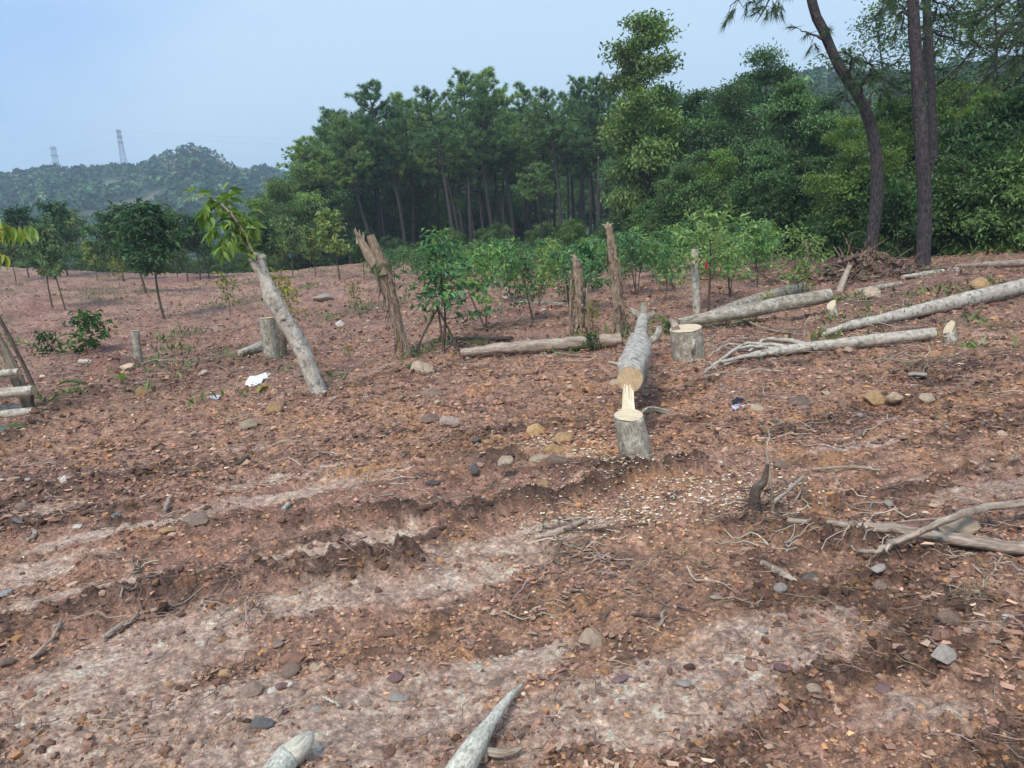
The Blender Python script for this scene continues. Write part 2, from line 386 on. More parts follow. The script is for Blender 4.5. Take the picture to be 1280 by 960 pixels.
# ---------------------------------------------------------------- ground sheet
def build_ground():
    a1 = np.linspace(R(-46), R(46), 800); a0 = np.linspace(R(46), R(314), 60)[1:-1]
    az = np.concatenate([a1, a0])
    r1 = np.concatenate([np.linspace(.15, 1.5, 14)[:-1]])
    n = 560; t = np.linspace(0, 1, n)
    inv = 1 / (1 / 1.5 + (1 / 16 - 1 / 1.5) * t); lg = 1.5 * (16 / 1.5) ** t
    r2 = .55 * inv + .45 * lg
    r3 = 16 * (90 / 16) ** np.linspace(0, 1, 110)[1:]; r4 = 90 * (2600 / 90) ** np.linspace(0, 1, 24)[1:]
    rr = np.concatenate([r1, r2, r3, r4])
    A, Rr = np.meshgrid(az, rr); X = Rr * np.sin(A); Y = Rr * np.cos(A)
    z, q = terrain(X.ravel(), Y.ravel(), True)
    x, y = X.ravel(), Y.ravel(); r = np.hypot(x, y)
    def L(a, b, k): return a + (b - a) * k[:, None]
    C_ = lambda *c: np.tile(np.array(c), (len(x), 1))
    n1 = fbm(x, y, .55, 4, 101); n2 = fbm(x, y, 2.6, 4, 111, .6); n3 = fbm(x, y, 7, 3, 121, .6); n4 = fbm(x, y, 22, 3, 131, .6); n5 = fbm(x, y, 62, 2, 135, .6)
    col = L(C_(.47, .29, .195), C_(.43, .268, .20), ss(-.4, .4, n1))
    col = L(col, C_(.54, .30, .15), ss(.05, .5, n2 + .35 * np.exp(-((y - 6.6) / 1.8) ** 2) * ss(-3, 0, x) - .1) * .75)
    col = L(col, C_(.35, .185, .14), ss(.1, .5, fbm(x, y, 1.1, 3, 141)) * .6)
    col = L(col, C_(.13, .085, .066), ss(.05, .5, n3 + .3 * n4) * .7)
    col = L(col, C_(.092, .060, .047), q['ridge'] * (.78 + .22 * ss(-.3, .3, n4)))
    pale = L(C_(.68, .51, .40), C_(.60, .45, .36), ss(-.3, .3, n2))
    col = L(col, pale, q['mud'] * (.6 + .4 * ss(-.35, .3, n3)))
    col = col * np.exp(.55 * n4 + .5 * n5)[:, None]
    leafy = ss(8, 14, r); col = L(col, C_(.35, .22, .165) * (1 + .9 * n3[:, None]), leafy * .7)
    col = L(col, C_(.15, .09, .08), leafy * ss(.05, .5, n2) * .7); col = L(col, C_(.25, .125, .11), leafy * ss(.1, .5, fbm(x, y, .5, 3, 171)) * .6)
    col = L(col, C_(.46, .33, .25), ss(.15, .5, fbm(x, y, .8, 3, 151)) * leafy * .4)
    gr = ss(.16, .45, fbm(x, y, .45, 4, 161, .6)) * ss(8, 12, r) * .55
    col = L(col, C_(.10, .115, .055), gr)
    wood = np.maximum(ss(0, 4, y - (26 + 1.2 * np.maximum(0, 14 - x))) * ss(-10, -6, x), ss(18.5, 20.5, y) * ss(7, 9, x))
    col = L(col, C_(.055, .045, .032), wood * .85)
    val = ss(60, 100, r) * ss(0, 20, y - 45); col = L(col, C_(.10, .16, .085), val)
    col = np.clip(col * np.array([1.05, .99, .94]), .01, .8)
    na, nr = len(az), len(rr)
    mb = MB(); i = np.arange(nr - 1)[:, None] * na; j = np.arange(na)[None, :]; k = (j + 1) % na
    f = np.stack([i + j, i + k, i + na + k, i + na + j], -1).reshape(-1, 4)[:, ::-1]
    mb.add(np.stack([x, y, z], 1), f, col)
    c = np.array([[0, 0, TZ(0, .01)]]); ring = np.arange(na)
    mb.add(np.vstack([np.stack([x[:na], y[:na], z[:na]], 1), c]), np.stack([ring, (ring + 1) % na, np.full(na, na)], 1)[:, ::-1], np.vstack([col[:na], col[:1]]))
    o = mb.build('ground', M['ground'], smooth=True); tag(o, kind='structure')
build_ground()

# ---------------------------------------------------------------- hills and far wood
def az_of(px): d = ray(px, 284 + (640 - px) * math.tan(ROLL)); return math.atan2(d[0], d[1])
def elev(px, py): d = ray(px, py); return d[2] / math.hypot(d[0], d[1])
HILL = np.array([(math.atan2(*ray(x, y)[:2]), elev(x, y)) for x, y in [(-300, 250), (-120, 240), (0, 229), (60, 219), (130, 216), (170, 217), (205, 203), (240, 181), (262, 191), (290, 204), (320, 213), (350, 222), (420, 240), (500, 250), (620, 240), (800, 190), (900, 140), (960, 112), (1010, 102), (1060, 106), (1120, 108), (1190, 96), (1280, 90), (1500, 60)]])
hs_ = []
def hill_h(a, r):
    ridge = 590 + 90 * np.sin(a * 5 + .6) * (a < -.1)
    right = ss(-.05, .2, a); ridge = ridge * (1 - right) + 260 * right; st = 190 * (1 - right) + 85 * right
    H = np.interp(a, HILL[:, 0], HILL[:, 1]) * ridge + CAMZ
    t = (r - st) / (ridge - st)
    x, y = r * np.sin(a), r * np.cos(a)
    z = -11.5 + (H + 11.5) * np.where(t < 1, ss(0, 1, np.clip(t, 0, 1)) * .35 + .65 * np.clip(t, 0, 1) ** 1.25, 1 - .55 * ss(0, 1, (t - 1) * 1.4))
    z = z + np.clip(t, 0, 1) * (1 - np.clip(t, 0, 1)) * 46 * fbm(x, y, .011, 3, 201) * (.4 + .6 * (1 - right))
    return z
def build_hills():
    az = np.linspace(R(-75), R(75), 240); t = np.linspace(0, 1, 70)
    A, T = np.meshgrid(az, t); right = ss(-.05, .2, A)
    Rr = (190 + 1000 * T) * (1 - right) + (85 + 500 * T) * right
    z = hill_h(A, Rr) - .5 ; x, y = Rr * np.sin(A), Rr * np.cos(A)
    n = fbm(x.ravel(), y.ravel(), .02, 4, 211)
    col = np.array([.055, .085, .04]) * (1 + .5 * n[:, None]); k = (np.maximum(ss(.30, .42, n) * .5, ss(-.1, .2, n) * np.exp(-((A.ravel() - math.atan2(*ray(290, 215)[:2])) / .03) ** 2 - ((Rr.ravel() - 520) / 70) ** 2)))[:, None]; col = col * (1 - k) + np.array([.26, .17, .10]) * k
    mb = MB(); na = len(az); i = np.arange(len(t) - 1)[:, None] * na; j = np.arange(na - 1)[None, :]
    f = np.stack([i + j, i + j + 1, i + na + j + 1, i + na + j], -1).reshape(-1, 4)[:, ::-1]
    mb.add(np.stack([x.ravel(), y.ravel(), z.ravel()], 1), f, np.clip(col, .01, .5)); o = mb.build('hill', M['attr'], smooth=True); tag(o, kind='structure')
    # the wood on the hills
    mb = MB(); r_ = np.random.default_rng(5)
    def crowns(n, a0, a1, rlo, rhi, s0, s1, q):
        a = r_.uniform(a0, a1, n); r = np.sqrt(r_.uniform(rlo ** 2, rhi ** 2, n)); x, y = r * np.sin(a), r * np.cos(a)
        keep = (fbm(x, y, .02, 4, 211) < .36 + r_.normal(0, .05, n)) & (r_.uniform(size=n) > .85 * np.exp(-((a - math.atan2(*ray(290, 215)[:2])) / .028) ** 2 - ((r - 520) / 60) ** 2)); a, r, x, y = a[keep], r[keep], x[keep], y[keep]; n = len(a)
        z = hill_h(a, r); s = r_.uniform(s0, s1, n)
        d = rnd_dir(n * q, r_).reshape(n, q, 3); d[..., 2] = np.abs(d[..., 2]) * 1.1 - .25
        c = np.stack([x, y, z + s * .75], 1)[:, None, :] + d * s[:, None, None] * np.array([1, 1, .85]) * r_.uniform(.75, 1.1, (n, q, 1))
        tone = vary((.055, .095, .045), n, .42, r_)[:, None, :] * np.exp(r_.normal(0, .22, (n, q, 1)))
        nn = nrm(d + .6 * r_.normal(size=d.shape)).reshape(-1, 3); dd = np.cross(nn, r_.normal(size=nn.shape))
        L = (s[:, None] * r_.uniform(.55, .95, (n, q))).ravel()
        leaves(mb, c.reshape(-1, 3) - nrm(dd) * L[:, None] * .5, dd, nn, L, L * .8, np.clip(tone.reshape(-1, 3), .004, .4), .1, .1)
    crowns(11000, R(-48), R(-8), 200, 690, 1.5, 3.9, 17)
    crowns(1500, R(8), R(44), 120, 275, 1.8, 3.2, 22)
    o = mb.build('hillside_wood', M['canopy']); tag(o, 'hazy dark green wood covering the far hills', 'woods', kind='stuff')
build_hills()

# ---------------------------------------------------------------- tree makers
def pine_mesh(H, seed, clear=.42, spread=.17, tufts=1.0, needle=.30, bend=.03):
    r = np.random.default_rng(seed)
    T, Cn = MB(), MB()
    z = np.linspace(0, H, 14); bx = H * bend * np.sin(z / H * 3 + r.uniform(0, 6)) ; bx -= bx[0]; by = H * bend * .7 * np.sin(z / H * 4 + r.uniform(0, 6)); by -= by[0]
    spine = np.stack([bx, by, z - .15 * (z == 0)], 1); rad = H * .0135 * (1 - .82 * (z / H) ** 1.1); rad[0] *= 1.3
    tube(T, spine, rad, 9, bump=.08)
    def at(h): return np.array([np.interp(h, z, bx), np.interp(h, z, by), h])
    pts, dirs = [], []
    nb = int(36 * (1 - clear) / .58)
    for i in range(nb):
        k = (i + r.uniform(0, .9)) / nb; h = H * (clear + (1 - clear) * k * .98); a = i * 2.4 + r.uniform(-.5, .5)
        prof = (.55 + .6 * math.sin(math.pi * min(1, k * .75 + .25))) * (1 - .62 * k ** 2.2)
        L = H * spread * prof * r.uniform(.65, 1.25)
        o = np.array([math.cos(a), math.sin(a), 0]); p0 = at(h); rise = L * (.12 + .55 * k) * r.uniform(.5, 1.3)
        p1 = p0 + o * L * .5 + np.array([0, 0, rise * .25]); p2 = p0 + o * L + np.array([0, 0, rise])
        cv = smoothline([p0, p1, p2], 6); tube(T, cv, np.linspace(H * .0042, H * .0012, 6), 4, cap=False)
        m = max(5, int(12 * prof))
        for j in range(m):
            f = r.uniform(.38, 1.05); c = p0 + (p2 - p0) * f - np.array([0, 0, rise * .25 * f * (1 - f) * 2]); sd = np.array([-o[1], o[0], 0]) * r.normal(0, .26) * L * (1.15 - .5 * f)
            e = c + sd + np.array([0, 0, r.uniform(.0, .10) * L + .05])
            if j % 2 == 0: tube(T, [c, (c + e) / 2 + np.array([0, 0, .03]), e], [H * .0014, H * .001, H * .0008], 3, cap=False)
            pts.append(e); dirs.append(nrm(o * .6 + sd * .4 / (np.linalg.norm(sd) + .1) + np.array([0, 0, .8])))
            pts.append(e + r.normal(0, .17, 3)); dirs.append(nrm(o + r.normal(0, .4, 3) + np.array([0, 0, .6])))
    for i in range(10):
        h = H * r.uniform(.93, 1.0); pts.append(at(h) + r.normal(0, .16, 3)); dirs.append(np.array([0, 0, 1.]))
    # dead stubs under the crown
    for i in range(7):
        h = H * r.uniform(clear * .5, clear * 1.05); a = r.uniform(0, 6.28); p0 = at(h); L = H * r.uniform(.03, .09); o = np.array([math.cos(a), math.sin(a), r.uniform(-.2, .3)])
        tube(T, [p0, p0 + o * L * .6, p0 + o * L + np.array([0, 0, -.05])], [H * .002, H * .0014, H * .0007], 4)
    pts = np.array(pts); dirs = np.array(dirs); n = len(pts); q = int(34 * tufts)
    d = nrm(dirs[:, None, :] * .75 + r.normal(0, .62, (n, q, 3))); L = needle * r.uniform(.7, 1.25, (n, q, 1))
    b = pts[:, None, :] + r.normal(0, .05, (n, q, 3)); s = nrm(np.cross(d, r.normal(size=d.shape))) * .021 * (needle / .3)
    tip = b + d * L - np.array([0, 0, .05]) * L
    v = np.stack([b - s, b + s, tip], 2).reshape(-1, 3); f = np.arange(len(v)).reshape(-1, 3)
    tone = vary((.15, .25, .10), n, .25, r)[:, None, None, :] * np.exp(r.normal(0, .2, (n, q, 1, 1))) * np.ones((1, 1, 3, 1))
    Cn.add(v, f, np.clip(tone.reshape(-1, 3), .004, .4))
    return T, Cn

def broad_mesh(H, seed, clear=.25, width=.34, nleaf=14000, leaf=.17, col=(.14, .225, .095), lobes=12, top=1.0, trunk=.014, bright=None):
    r = np.random.default_rng(seed); T, Cn = MB(), MB()
    z = np.linspace(0, H * .93, 12); bx = H * .025 * np.sin(z / H * 4 + r.uniform(0, 6)); bx -= bx[0]; by = H * .025 * np.sin(z / H * 5 + r.uniform(0, 6)); by -= by[0]
    rad = H * trunk * (1 - .85 * z / (H * .93)); rad[0] *= 1.3
    tube(T, np.stack([bx, by, z - .12 * (z == 0)], 1), rad, 8, bump=.06)
    def at(h): return np.array([np.interp(h, z, bx), np.interp(h, z, by), h])
    cl = []; tone = []
    for i in range(lobes):
        k = (i + .5 + r.uniform(-.3, .3)) / lobes; h = H * (clear + (1 - clear) * k); a = i * 2.4 + r.uniform(-.6, .6)
        env = width * H * (math.sin(math.pi * min(1, .18 + .80 * k)) ** .8) * top
        off = env * r.uniform(.35, .85) * (0.25 if i == lobes - 1 else 1); c = np.array([at(h)[0] + math.cos(a) * off, at(h)[1] + math.sin(a) * off, h])
        s = max(.075 * H, env * r.uniform(.34, .55)); tt = math.exp(r.normal(0, .17))
        p0 = at(max(.1 * H, h - off * .8)); cv = smoothline([p0, (p0 + c) / 2 + np.array([0, 0, -.03 * H]), c], 6); tube(T, cv, np.linspace(H * trunk * .45, H * trunk * .12, 6), 5, cap=False)
        m = int(16 + 10 * s / (.1 * H))
        d = rnd_dir(m, r); d[:, 2] = d[:, 2] * .8 + .15; pp = c + d * s * r.uniform(.5, 1.08, (m, 1)) * np.array([1, 1, .72])
        pp[:, 2] = np.minimum(pp[:, 2], H)
        for q in pp[::2]:
            tube(T, [c, (c + q) / 2 + r.normal(0, .02 * H, 3), q], [H * trunk * .13, H * trunk * .09, H * trunk * .05], 3, cap=False)
        cl.append(pp); tone += [tt] * m
    cl = np.vstack(cl); tone = np.array(tone); n = len(cl); q = max(6, nleaf // n)
    rc = .026 * H + .09
    off = r.normal(0, 1, (n, q, 3)) * rc * np.array([.8, .8, .45]); pos = cl[:, None, :] + off
    ax = at(H * .5); outd = nrm(pos - np.array([ax[0], ax[1], H * (clear + .25 * (1 - clear))]))
    d = nrm(outd * .7 + r.normal(0, .6, pos.shape) + np.array([0, 0, -.25])); nv = nrm(np.array([0, 0, 1.]) + outd * .5 + r.normal(0, .45, pos.shape))
    cc = vary(col, n, .13, r) * tone[:, None]
    if bright is not None:
        kb = (r.uniform(size=n) < .22)[:, None]; cc = np.where(kb, cc * .35 + np.array(bright) * .65, cc)
    cc = cc[:, None, :] * np.exp(r.normal(0, .24, (n, q, 1)))
    L = leaf * r.uniform(.65, 1.25, n * q)
    leaves(Cn, pos.reshape(-1, 3), d.reshape(-1, 3), nv.reshape(-1, 3), L, L * .48, np.clip(cc.reshape(-1, 3), .004, .5))
    return T, Cn

def sapling_mesh(H, seed, clear=.3, width=.38, nleaf=700, leaf=.11, col=(.125, .25, .115), young=(.23, .36, .12), stem=.011, stems=1):
    r = np.random.default_rng(seed); T, Cn = MB(), MB(); P_, D_ = [], []
    for s in range(stems):
        tilt = r.normal(0, .05 if stems == 1 else .16, 2); z = np.linspace(0, H * (1 if s == 0 else .85), 9)
        sp = np.stack([z * tilt[0] + .02 * H * np.sin(z / H * 5 + s), z * tilt[1] + .02 * H * np.cos(z / H * 4 + s), z], 1); sp -= sp[0]; sp[0, 2] = -.05
        tube(T, sp, H * stem * (1.05 - .85 * z / H) * (1 if stems == 1 else .75), 6, bump=.06)
        nb = int(17 / stems) + 4
        for i in range(nb):
            k = (i + r.uniform(0, .9)) / nb; h = (clear + (1 - clear) * k) * z[-1] * .98; p0 = np.array([np.interp(h, z, sp[:, q]) for q in range(3)]); a = i * 2.4 + r.uniform(-.5, .5)
            L = width * H * (.55 + .5 * math.sin(math.pi * min(1, .25 + .8 * k))) * (1 - .45 * k) * r.uniform(.35, 1.45)
            o = np.array([math.cos(a), math.sin(a), 0]); p2 = p0 + o * L * .9 + np.array([0, 0, L * r.uniform(.05, .95)]); p1 = (p0 + p2) / 2 + np.array([0, 0, -.06 * L])
            cv = smoothline([p0, p1, p2], 5); tube(T, cv, np.linspace(H * stem * .32, H * stem * .1, 5), 4, cap=False)
            m = int(nleaf / nb / stems)
            f = (r.uniform(.1, 1., m) ** .7 * 1.05)[:, None]; c = p0 + (p2 - p0) * f + r.normal(0, 1, (m, 3)) * (.034 * H * .6 + .03) * np.array([1, 1, .7])
            P_.append(c); D_.append(nrm(o * .5 + r.normal(0, .65, (m, 3)) + np.array([0, 0, -.18])))
    P_, D_ = np.vstack(P_), np.vstack(D_); n = len(P_)
    nv = nrm(np.array([0, 0, 1.]) + .5 * r.normal(size=P_.shape)); cc = vary(col, n, .26, r)
    k = (r.uniform(size=n) < .16)[:, None]; cc = np.where(k, np.array(young) * np.exp(r.normal(0, .2, (n, 1))), cc)
    L = leaf * r.uniform(.6, 1.25, n); leaves(Cn, P_, D_, nv, L, L * .42, np.clip(cc, .005, .5), .2, .28)
    return T, Cn

def tree_thing(name, meshes, bark, leafm, label, cat, group, trunk='trunk', crown='crown'):
    root = empty(name, (0, 0, 0), label, cat, group)
    meshes[0].build(trunk, bark, root, smooth=True); meshes[1].build(crown, leafm, root)
    return root
def place(root, used, px, D, top=None, H0=None, lean=0., leanaz=0., label=None, group=None, scale=None, by=None, sx=1.0):
    o = root if root.name not in used else copy_tree(root); used.add(root.name)
    if by is not None: b = G(px, by)
    else:
        d = ray(px, 284 + (640 - px) * math.tan(ROLL)); x = d[0] * D; b = np.array([x, D, TZ(x, D)])
    if scale is None:
        lo, hi = .1, 40.
        for _ in range(40):
            m = (lo + hi) / 2
            if proj(b + np.array([0, 0, m]))[1] > top: lo = m
            else: hi = m
        scale = lo / H0
    o.location = b - np.array([0, 0, .03]); o.scale = (scale * sx, scale * sx, scale)
    q = Quaternion((math.sin(leanaz), math.cos(leanaz), 0) if False else (0, 1, 0), -lean) @ Quaternion((0, 0, 1), random.uniform(0, 6.28))
    o.rotation_euler = q.to_euler()
    if label: o['label'] = label
    if group: o['group'] = group
    return o
USED = set()

#@@2

# ---------------------------------------------------------------- the forest
PINES = [tree_thing('pine_tree', pine_mesh(13, 31 + i, clear=c, spread=s), M['pinebark'], M['needle'], None, 'tree', None)
         for i, (c, s) in enumerate([(.52, .16), (.55, .18), (.46, .15), (.6, .19), (.5, .17)])]
pine_lab = 'dark pine with bare trunk and tufted crown in the stand behind the saplings'
pine_grp = 'pines of the stand behind the saplings'
for i, (px, D, top, lean, sx) in enumerate([(470, 58, 140, 9, 1.1), (505, 60, 103, 4, 1), (520, 66, 122, 3, .9), (566, 52, 112, 4, 1), (588, 60, 96, 1, 1), (618, 55, 100, 0, 1),
                                  (641, 58, 88, 3, 1), (660, 64, 110, 0, 1), (700, 56, 113, 2, 1), (722, 60, 104, -1, 1), (748, 55, 100, 1, 1),
                                  (775, 58, 108, 0, 1), (800, 62, 118, 0, 1), (545, 68, 135, 0, 1), (640, 70, 125, 0, 1)]):
    place(PINES[i % 5], USED, px, D, top, 13, R(lean), label=pine_lab if lean < 3 else 'dark pine leaning a little towards the valley in the stand behind the saplings', group=pine_grp if lean < 3 else 'slightly leaning pines of the stand', sx=sx)
place(PINES[1], USED, 436, 57, 166, 13, R(13), label='pine at the end of the stand, leaning out towards the valley', group=None, sx=1.15).pop('group', None)
place(PINES[3], USED, 678, 44, 205, 13, R(3), label='small pale-trunked pine standing out in front of the pine stand', sx=1.1)
r_ = random.Random(3)
for i in range(46):
    px = 425 + 9.4 * i + r_.uniform(-6, 6); D = r_.uniform(60, 84)
    place(PINES[i % 5], USED, px, D, r_.uniform(118, 165) + max(0, 470 - px) * .6, 13, R(r_.uniform(-2, 4)), label='half hidden pine deep inside the stand', group='pines deep inside the stand')

BROAD = [tree_thing('broadleaf_tree', broad_mesh(10, 51 + i, **k), M['pinebark'], M['leaf'], None, 'tree', None)
         for i, k in enumerate([dict(clear=.22, width=.22, lobes=16, nleaf=15000, leaf=.22), dict(clear=.15, width=.33, lobes=17, nleaf=17000, leaf=.23),
                                dict(clear=.1, width=.36, lobes=14, nleaf=18000, leaf=.20, col=(.18, .27, .08), bright=(.31, .42, .11)),
                                dict(clear=.3, width=.30, lobes=12, nleaf=14000, leaf=.18, col=(.125, .21, .095)),
                                dict(clear=.4, width=.26, lobes=11, nleaf=3600, leaf=.16, col=(.10, .165, .07))])]
for (px, D, top, k, lab, sx) in [
        (822, 38, 26, 0, 'tallest broadleaf tree, rising above the stand with a narrow knobbly top', 1.0),
        (880, 40, 120, 1, 'dense dark broadleaf tree between the two tallest broadleaf trees', 1.0),
        (948, 34, 68, 3, 'tall spreading broadleaf tree with an airy top against the sky', 1.05),
        (1062, 22, 150, 2, 'bright yellow-green leafy tree beside the curved pine trunk', 1.0)]:
    place(BROAD[k], USED, px, D, top, 10, label=lab, sx=sx)
for i, (px, D, top, k, sx) in enumerate([(912, 37, 112, 1, 1), (1000, 30, 108, 1, 1.1), (1030, 31, 125, 3, 1), (855, 46, 118, 3, 1), (1105, 26, 128, 2, 1), (1135, 30, 125, 1, 1.1),
        (935, 44, 96, 1, 1), (985, 42, 102, 2, 1.0), (905, 30, 190, 2, 1.1), (965, 27, 185, 1, 1.1), (1015, 25, 200, 1, 1), (850, 34, 205, 1, 1.1), (805, 44, 150, 1, .9), (790, 50, 165, 3, 1)]):
    place(BROAD[k], USED, px, D, top, 10, label='green broadleaf tree in the thick mixed wood between the pine stand and the curved pine', group='broadleaf trees of the mixed wood', sx=sx)
for i, (px, D, top, k, sx) in enumerate([(1195, 25, 105, 1, 1.1), (1235, 23, 120, 2, 1.1), (1290, 22, 100, 1, 1.1), (1330, 24, 95, 3, 1.1), (1262, 32, 100, 1, 1.1), (1175, 33, 105, 3, 1.1), (1380, 23, 90, 2, 1.1)]):
    place(BROAD[k], USED, px, D, top, 10, label='leafy tree in the dark thicket past the straight pine trunks', group='leafy trees of the thicket past the pines', sx=sx)
for i, (px, D, top, k, sx) in enumerate([(352, 54, 226, 1, 1.0), (385, 56, 210, 3, 1.1), (415, 58, 212, 1, 1.1), (452, 62, 200, 3, 1), (335, 62, 246, 1, 1), (370, 68, 232, 1, 1), (490, 66, 212, 1, 1.1), (530, 70, 200, 1, 1)]):
    place(BROAD[k], USED, px, D, top, 10, label='olive green broadleaf tree under the pines at the valley end of the stand', group='broadleaf trees under the end pines', sx=sx)

for i in range(20):
    px = 425 + i * 21 + (i * 37 % 11); place(BROAD[(1, 3)[i % 2]], USED, px, 88 + (i * 13 % 17), 190 + (i * 29 % 31), 10, label='shaded broadleaf tree filling the gloom behind the pine trunks', group='shaded trees behind the pine trunks', sx=1.3)
for i, (px, D, top, sx) in enumerate([(1128, 25, -60, 1.2), (1085, 30, 20, 1.1), (1215, 26, -40, 1.2), (1262, 29, -90, 1.2)]):
    place(BROAD[4], USED, px, D, top, 10, label='airy thin-leaved tree rising behind the straight pine trunks', group='airy trees behind the straight pines', sx=sx)
# undergrowth along the wood's edge
BUSH = [tree_thing('bush', broad_mesh(2.4, 71 + i, clear=.02, width=.55, lobes=11, nleaf=5200, leaf=.13, trunk=.010, col=c), M['stem'], M['leaf'], None, 'bush', None, 'stem', 'foliage')
        for i, c in enumerate([(.11, .185, .065), (.135, .22, .08), (.09, .155, .06)])]
r_ = random.Random(8)
for i in range(22):
    px = 440 + i * 18 + r_.uniform(-8, 8); D = 50 - max(0, px - 600) * .055 + r_.uniform(-2, 8)
    place(BUSH[i % 3], USED, px, D, scale=r_.uniform(.45, .8), label='dark undergrowth bush at the foot of the pine stand', group='undergrowth at the foot of the stand')
for i in range(22):
    px = 820 + i * 13 + r_.uniform(-8, 8); D = 30 - (px - 820) * .035 + r_.uniform(0, 5)
    place(BUSH[i % 3], USED, px, D, scale=r_.uniform(.7, 1.2), label='leafy undergrowth bush at the edge of the mixed wood', group='undergrowth at the mixed wood edge')
for i, (px, D, s) in enumerate([(1120, 20, .8), (1185, 20.5, 1.0), (1205, 19.5, .9), (1230, 20, 1.1), (1255, 19, .95), (1280, 20, 1.2), (1300, 19, 1.1), (1340, 19.5, 1.2), (1215, 22, 1.4), (1270, 22, 1.6), (1100, 21, .9), (1320, 22, 1.6), (1190, 24, 1.5)]):
    place(BUSH[i % 3], USED, px, D, scale=s, label='dark green bush behind the log at the foot of the straight pines', group='bushes behind the far log')

for i in range(20):
    px = 10 + i * 22 + r_.uniform(-9, 9); place(BUSH[i % 3], USED, px, 50 + r_.uniform(0, 9), scale=r_.uniform(.7, 1.25), label='low green scrub bush just over the edge of the field towards the hazy hill', group='scrub over the field edge')
# three tall pines at the clearing's edge, crowns above the frame
def edge_pine(label, pts, D, wid, tufts, toppx, H, seed):
    r = np.random.default_rng(seed); b = G(*pts[-1]); D = b[1] if D is None else D
    base = b if D == b[1] else np.array([P(pts[-1][0], pts[-1][1], D)[0], D, TZ(P(pts[-1][0], pts[-1][1], D)[0], D)])
    root = empty('pine_tree', base, label, 'tree')
    line = [base - np.array([0, 0, .15])] + [P(a, c, D) for a, c in pts[::-1][(1 if D == b[1] else 0):]]
    e = line[-1] + (line[-1] - line[-2]) / np.linalg.norm(line[-1] - line[-2]) * np.array([.5, .5, 1]) * (H - line[-1][2]); line.append(e)
    n = 34; sp = smoothline(line, n); hh = sp[:, 2] - sp[0, 2]; rad = wid * (1.0 - .62 * np.clip(hh / H, 0, 1)); rad[0] *= 1.35; rad[1] *= 1.12
    T = MB(); tube(T, sp, rad, 14, bump=.07); pp, dd = [], []
    def branch(p0, p2, n_t, sag=0., thick=.04):
        p1 = (p0 + p2) / 2 + np.array([0, 0, sag]); cv = smoothline([p0, p1, p2], 9); cv[1:-1] += r.normal(0, .03, (7, 3)); tube(T, cv, np.linspace(thick, .008, 9), 5, cap=False)
        for j in range(n_t):
            f = r.uniform(.35, 1); i = min(7, int(f * 8)); c = cv[i] + (cv[i + 1] - cv[i]) * (f * 8 - i); e = c + r.normal(0, .20, 3) + np.array([0, 0, -.05])
            tube(T, [c, e], [.008, .004], 3, cap=False); pp.append(e); dd.append(nrm(e - c + (p2 - p0) * .12 + np.array([0, 0, -.08])))
    for (a, c, yo, k, n_t, sag) in tufts:
        branch(sp[np.argmin(np.abs(sp[:, 2] - P(*k, D)[2]))], P(a, c, D + yo), n_t, sag)
    for i in range(16):
        h = H * r.uniform(.72, 1); j = np.argmin(np.abs(sp[:, 2] - sp[0, 2] - h)); a = r.uniform(0, 6.28); L = r.uniform(1, 2.2) * (1.3 - h / H * .6)
        branch(sp[j], sp[j] + np.array([math.cos(a) * L, math.sin(a) * L, r.uniform(.1, .7)]), 12, .1, .03)
    T.build('trunk', M['pinebark'], root, smooth=True, loc=base)
    pp, dd = np.array(pp), np.array(dd); m, q = len(pp), 46
    d = nrm(dd[:, None, :] + r.normal(0, .45, (m, q, 3)) + np.array([0, 0, -.1])); L = r.uniform(.14, .27, (m, q, 1)); s0 = pp[:, None, :] + dd[:, None, :] * r.uniform(-.16, .05, (m, q, 1)); sv = nrm(np.cross(d, r.normal(size=d.shape))) * .0065
    v = np.stack([s0 - sv, s0 + sv, s0 + d * L - np.array([0, 0, .12]) * L], 2).reshape(-1, 3)
    col = vary((.06, .10, .04), m, .2, r)[:, None, None, :] * np.ones((1, q, 3, 1)); C_ = MB(); C_.add(v, np.arange(len(v)).reshape(-1, 3), col.reshape(-1, 3)); C_.build('crown', M['needle'], root, loc=base)
    return root
edge_pine('tall pine with a dark trunk bowed in a long curve at the clearing edge', [(1010, -20), (1030, 40), (1050, 85), (1078, 130), (1094, 185), (1096, 250), (1090, 300), (1088, 338)], None, .145,
          [(912, 8, -.6, (1000, -40), 9, .25), (945, 28, -.5, (1005, -30), 10, .3), (968, 6, -.3, (1005, -30), 8, .2), (1000, 36, -.4, (1040, 60), 6, .05), (1065, 65, -.5, (1060, 100), 12, .1), (1085, 95, -.7, (1075, 125), 14, .1), (1110, 100, .4, (1078, 135), 10, .1), (985, -20, 0, (1000, -40), 10, .2)], None, 10.5, 1)
edge_pine('tall straight pine with a thick grey-brown trunk at the clearing edge', [(1141, -20), (1146, 80), (1152, 180), (1156, 260), (1153, 334)], None, .155,
          [(1120, 20, .4, (1143, 10), 8, .1), (1100, 5, 1, (1142, -10), 10, .15), (1190, 15, .5, (1143, 0), 10, .1)], None, 11.5, 2)
edge_pine('slimmer straight pine standing close behind the thick straight trunk', [(1158, -20), (1162, 60), (1166, 160), (1168, 250), (1168, 310)], 20.5, .125,
          [(1200, 30, .5, (1162, 20), 10, .1), (1215, 60, .6, (1163, 40), 10, 0)], None, 12, 3)
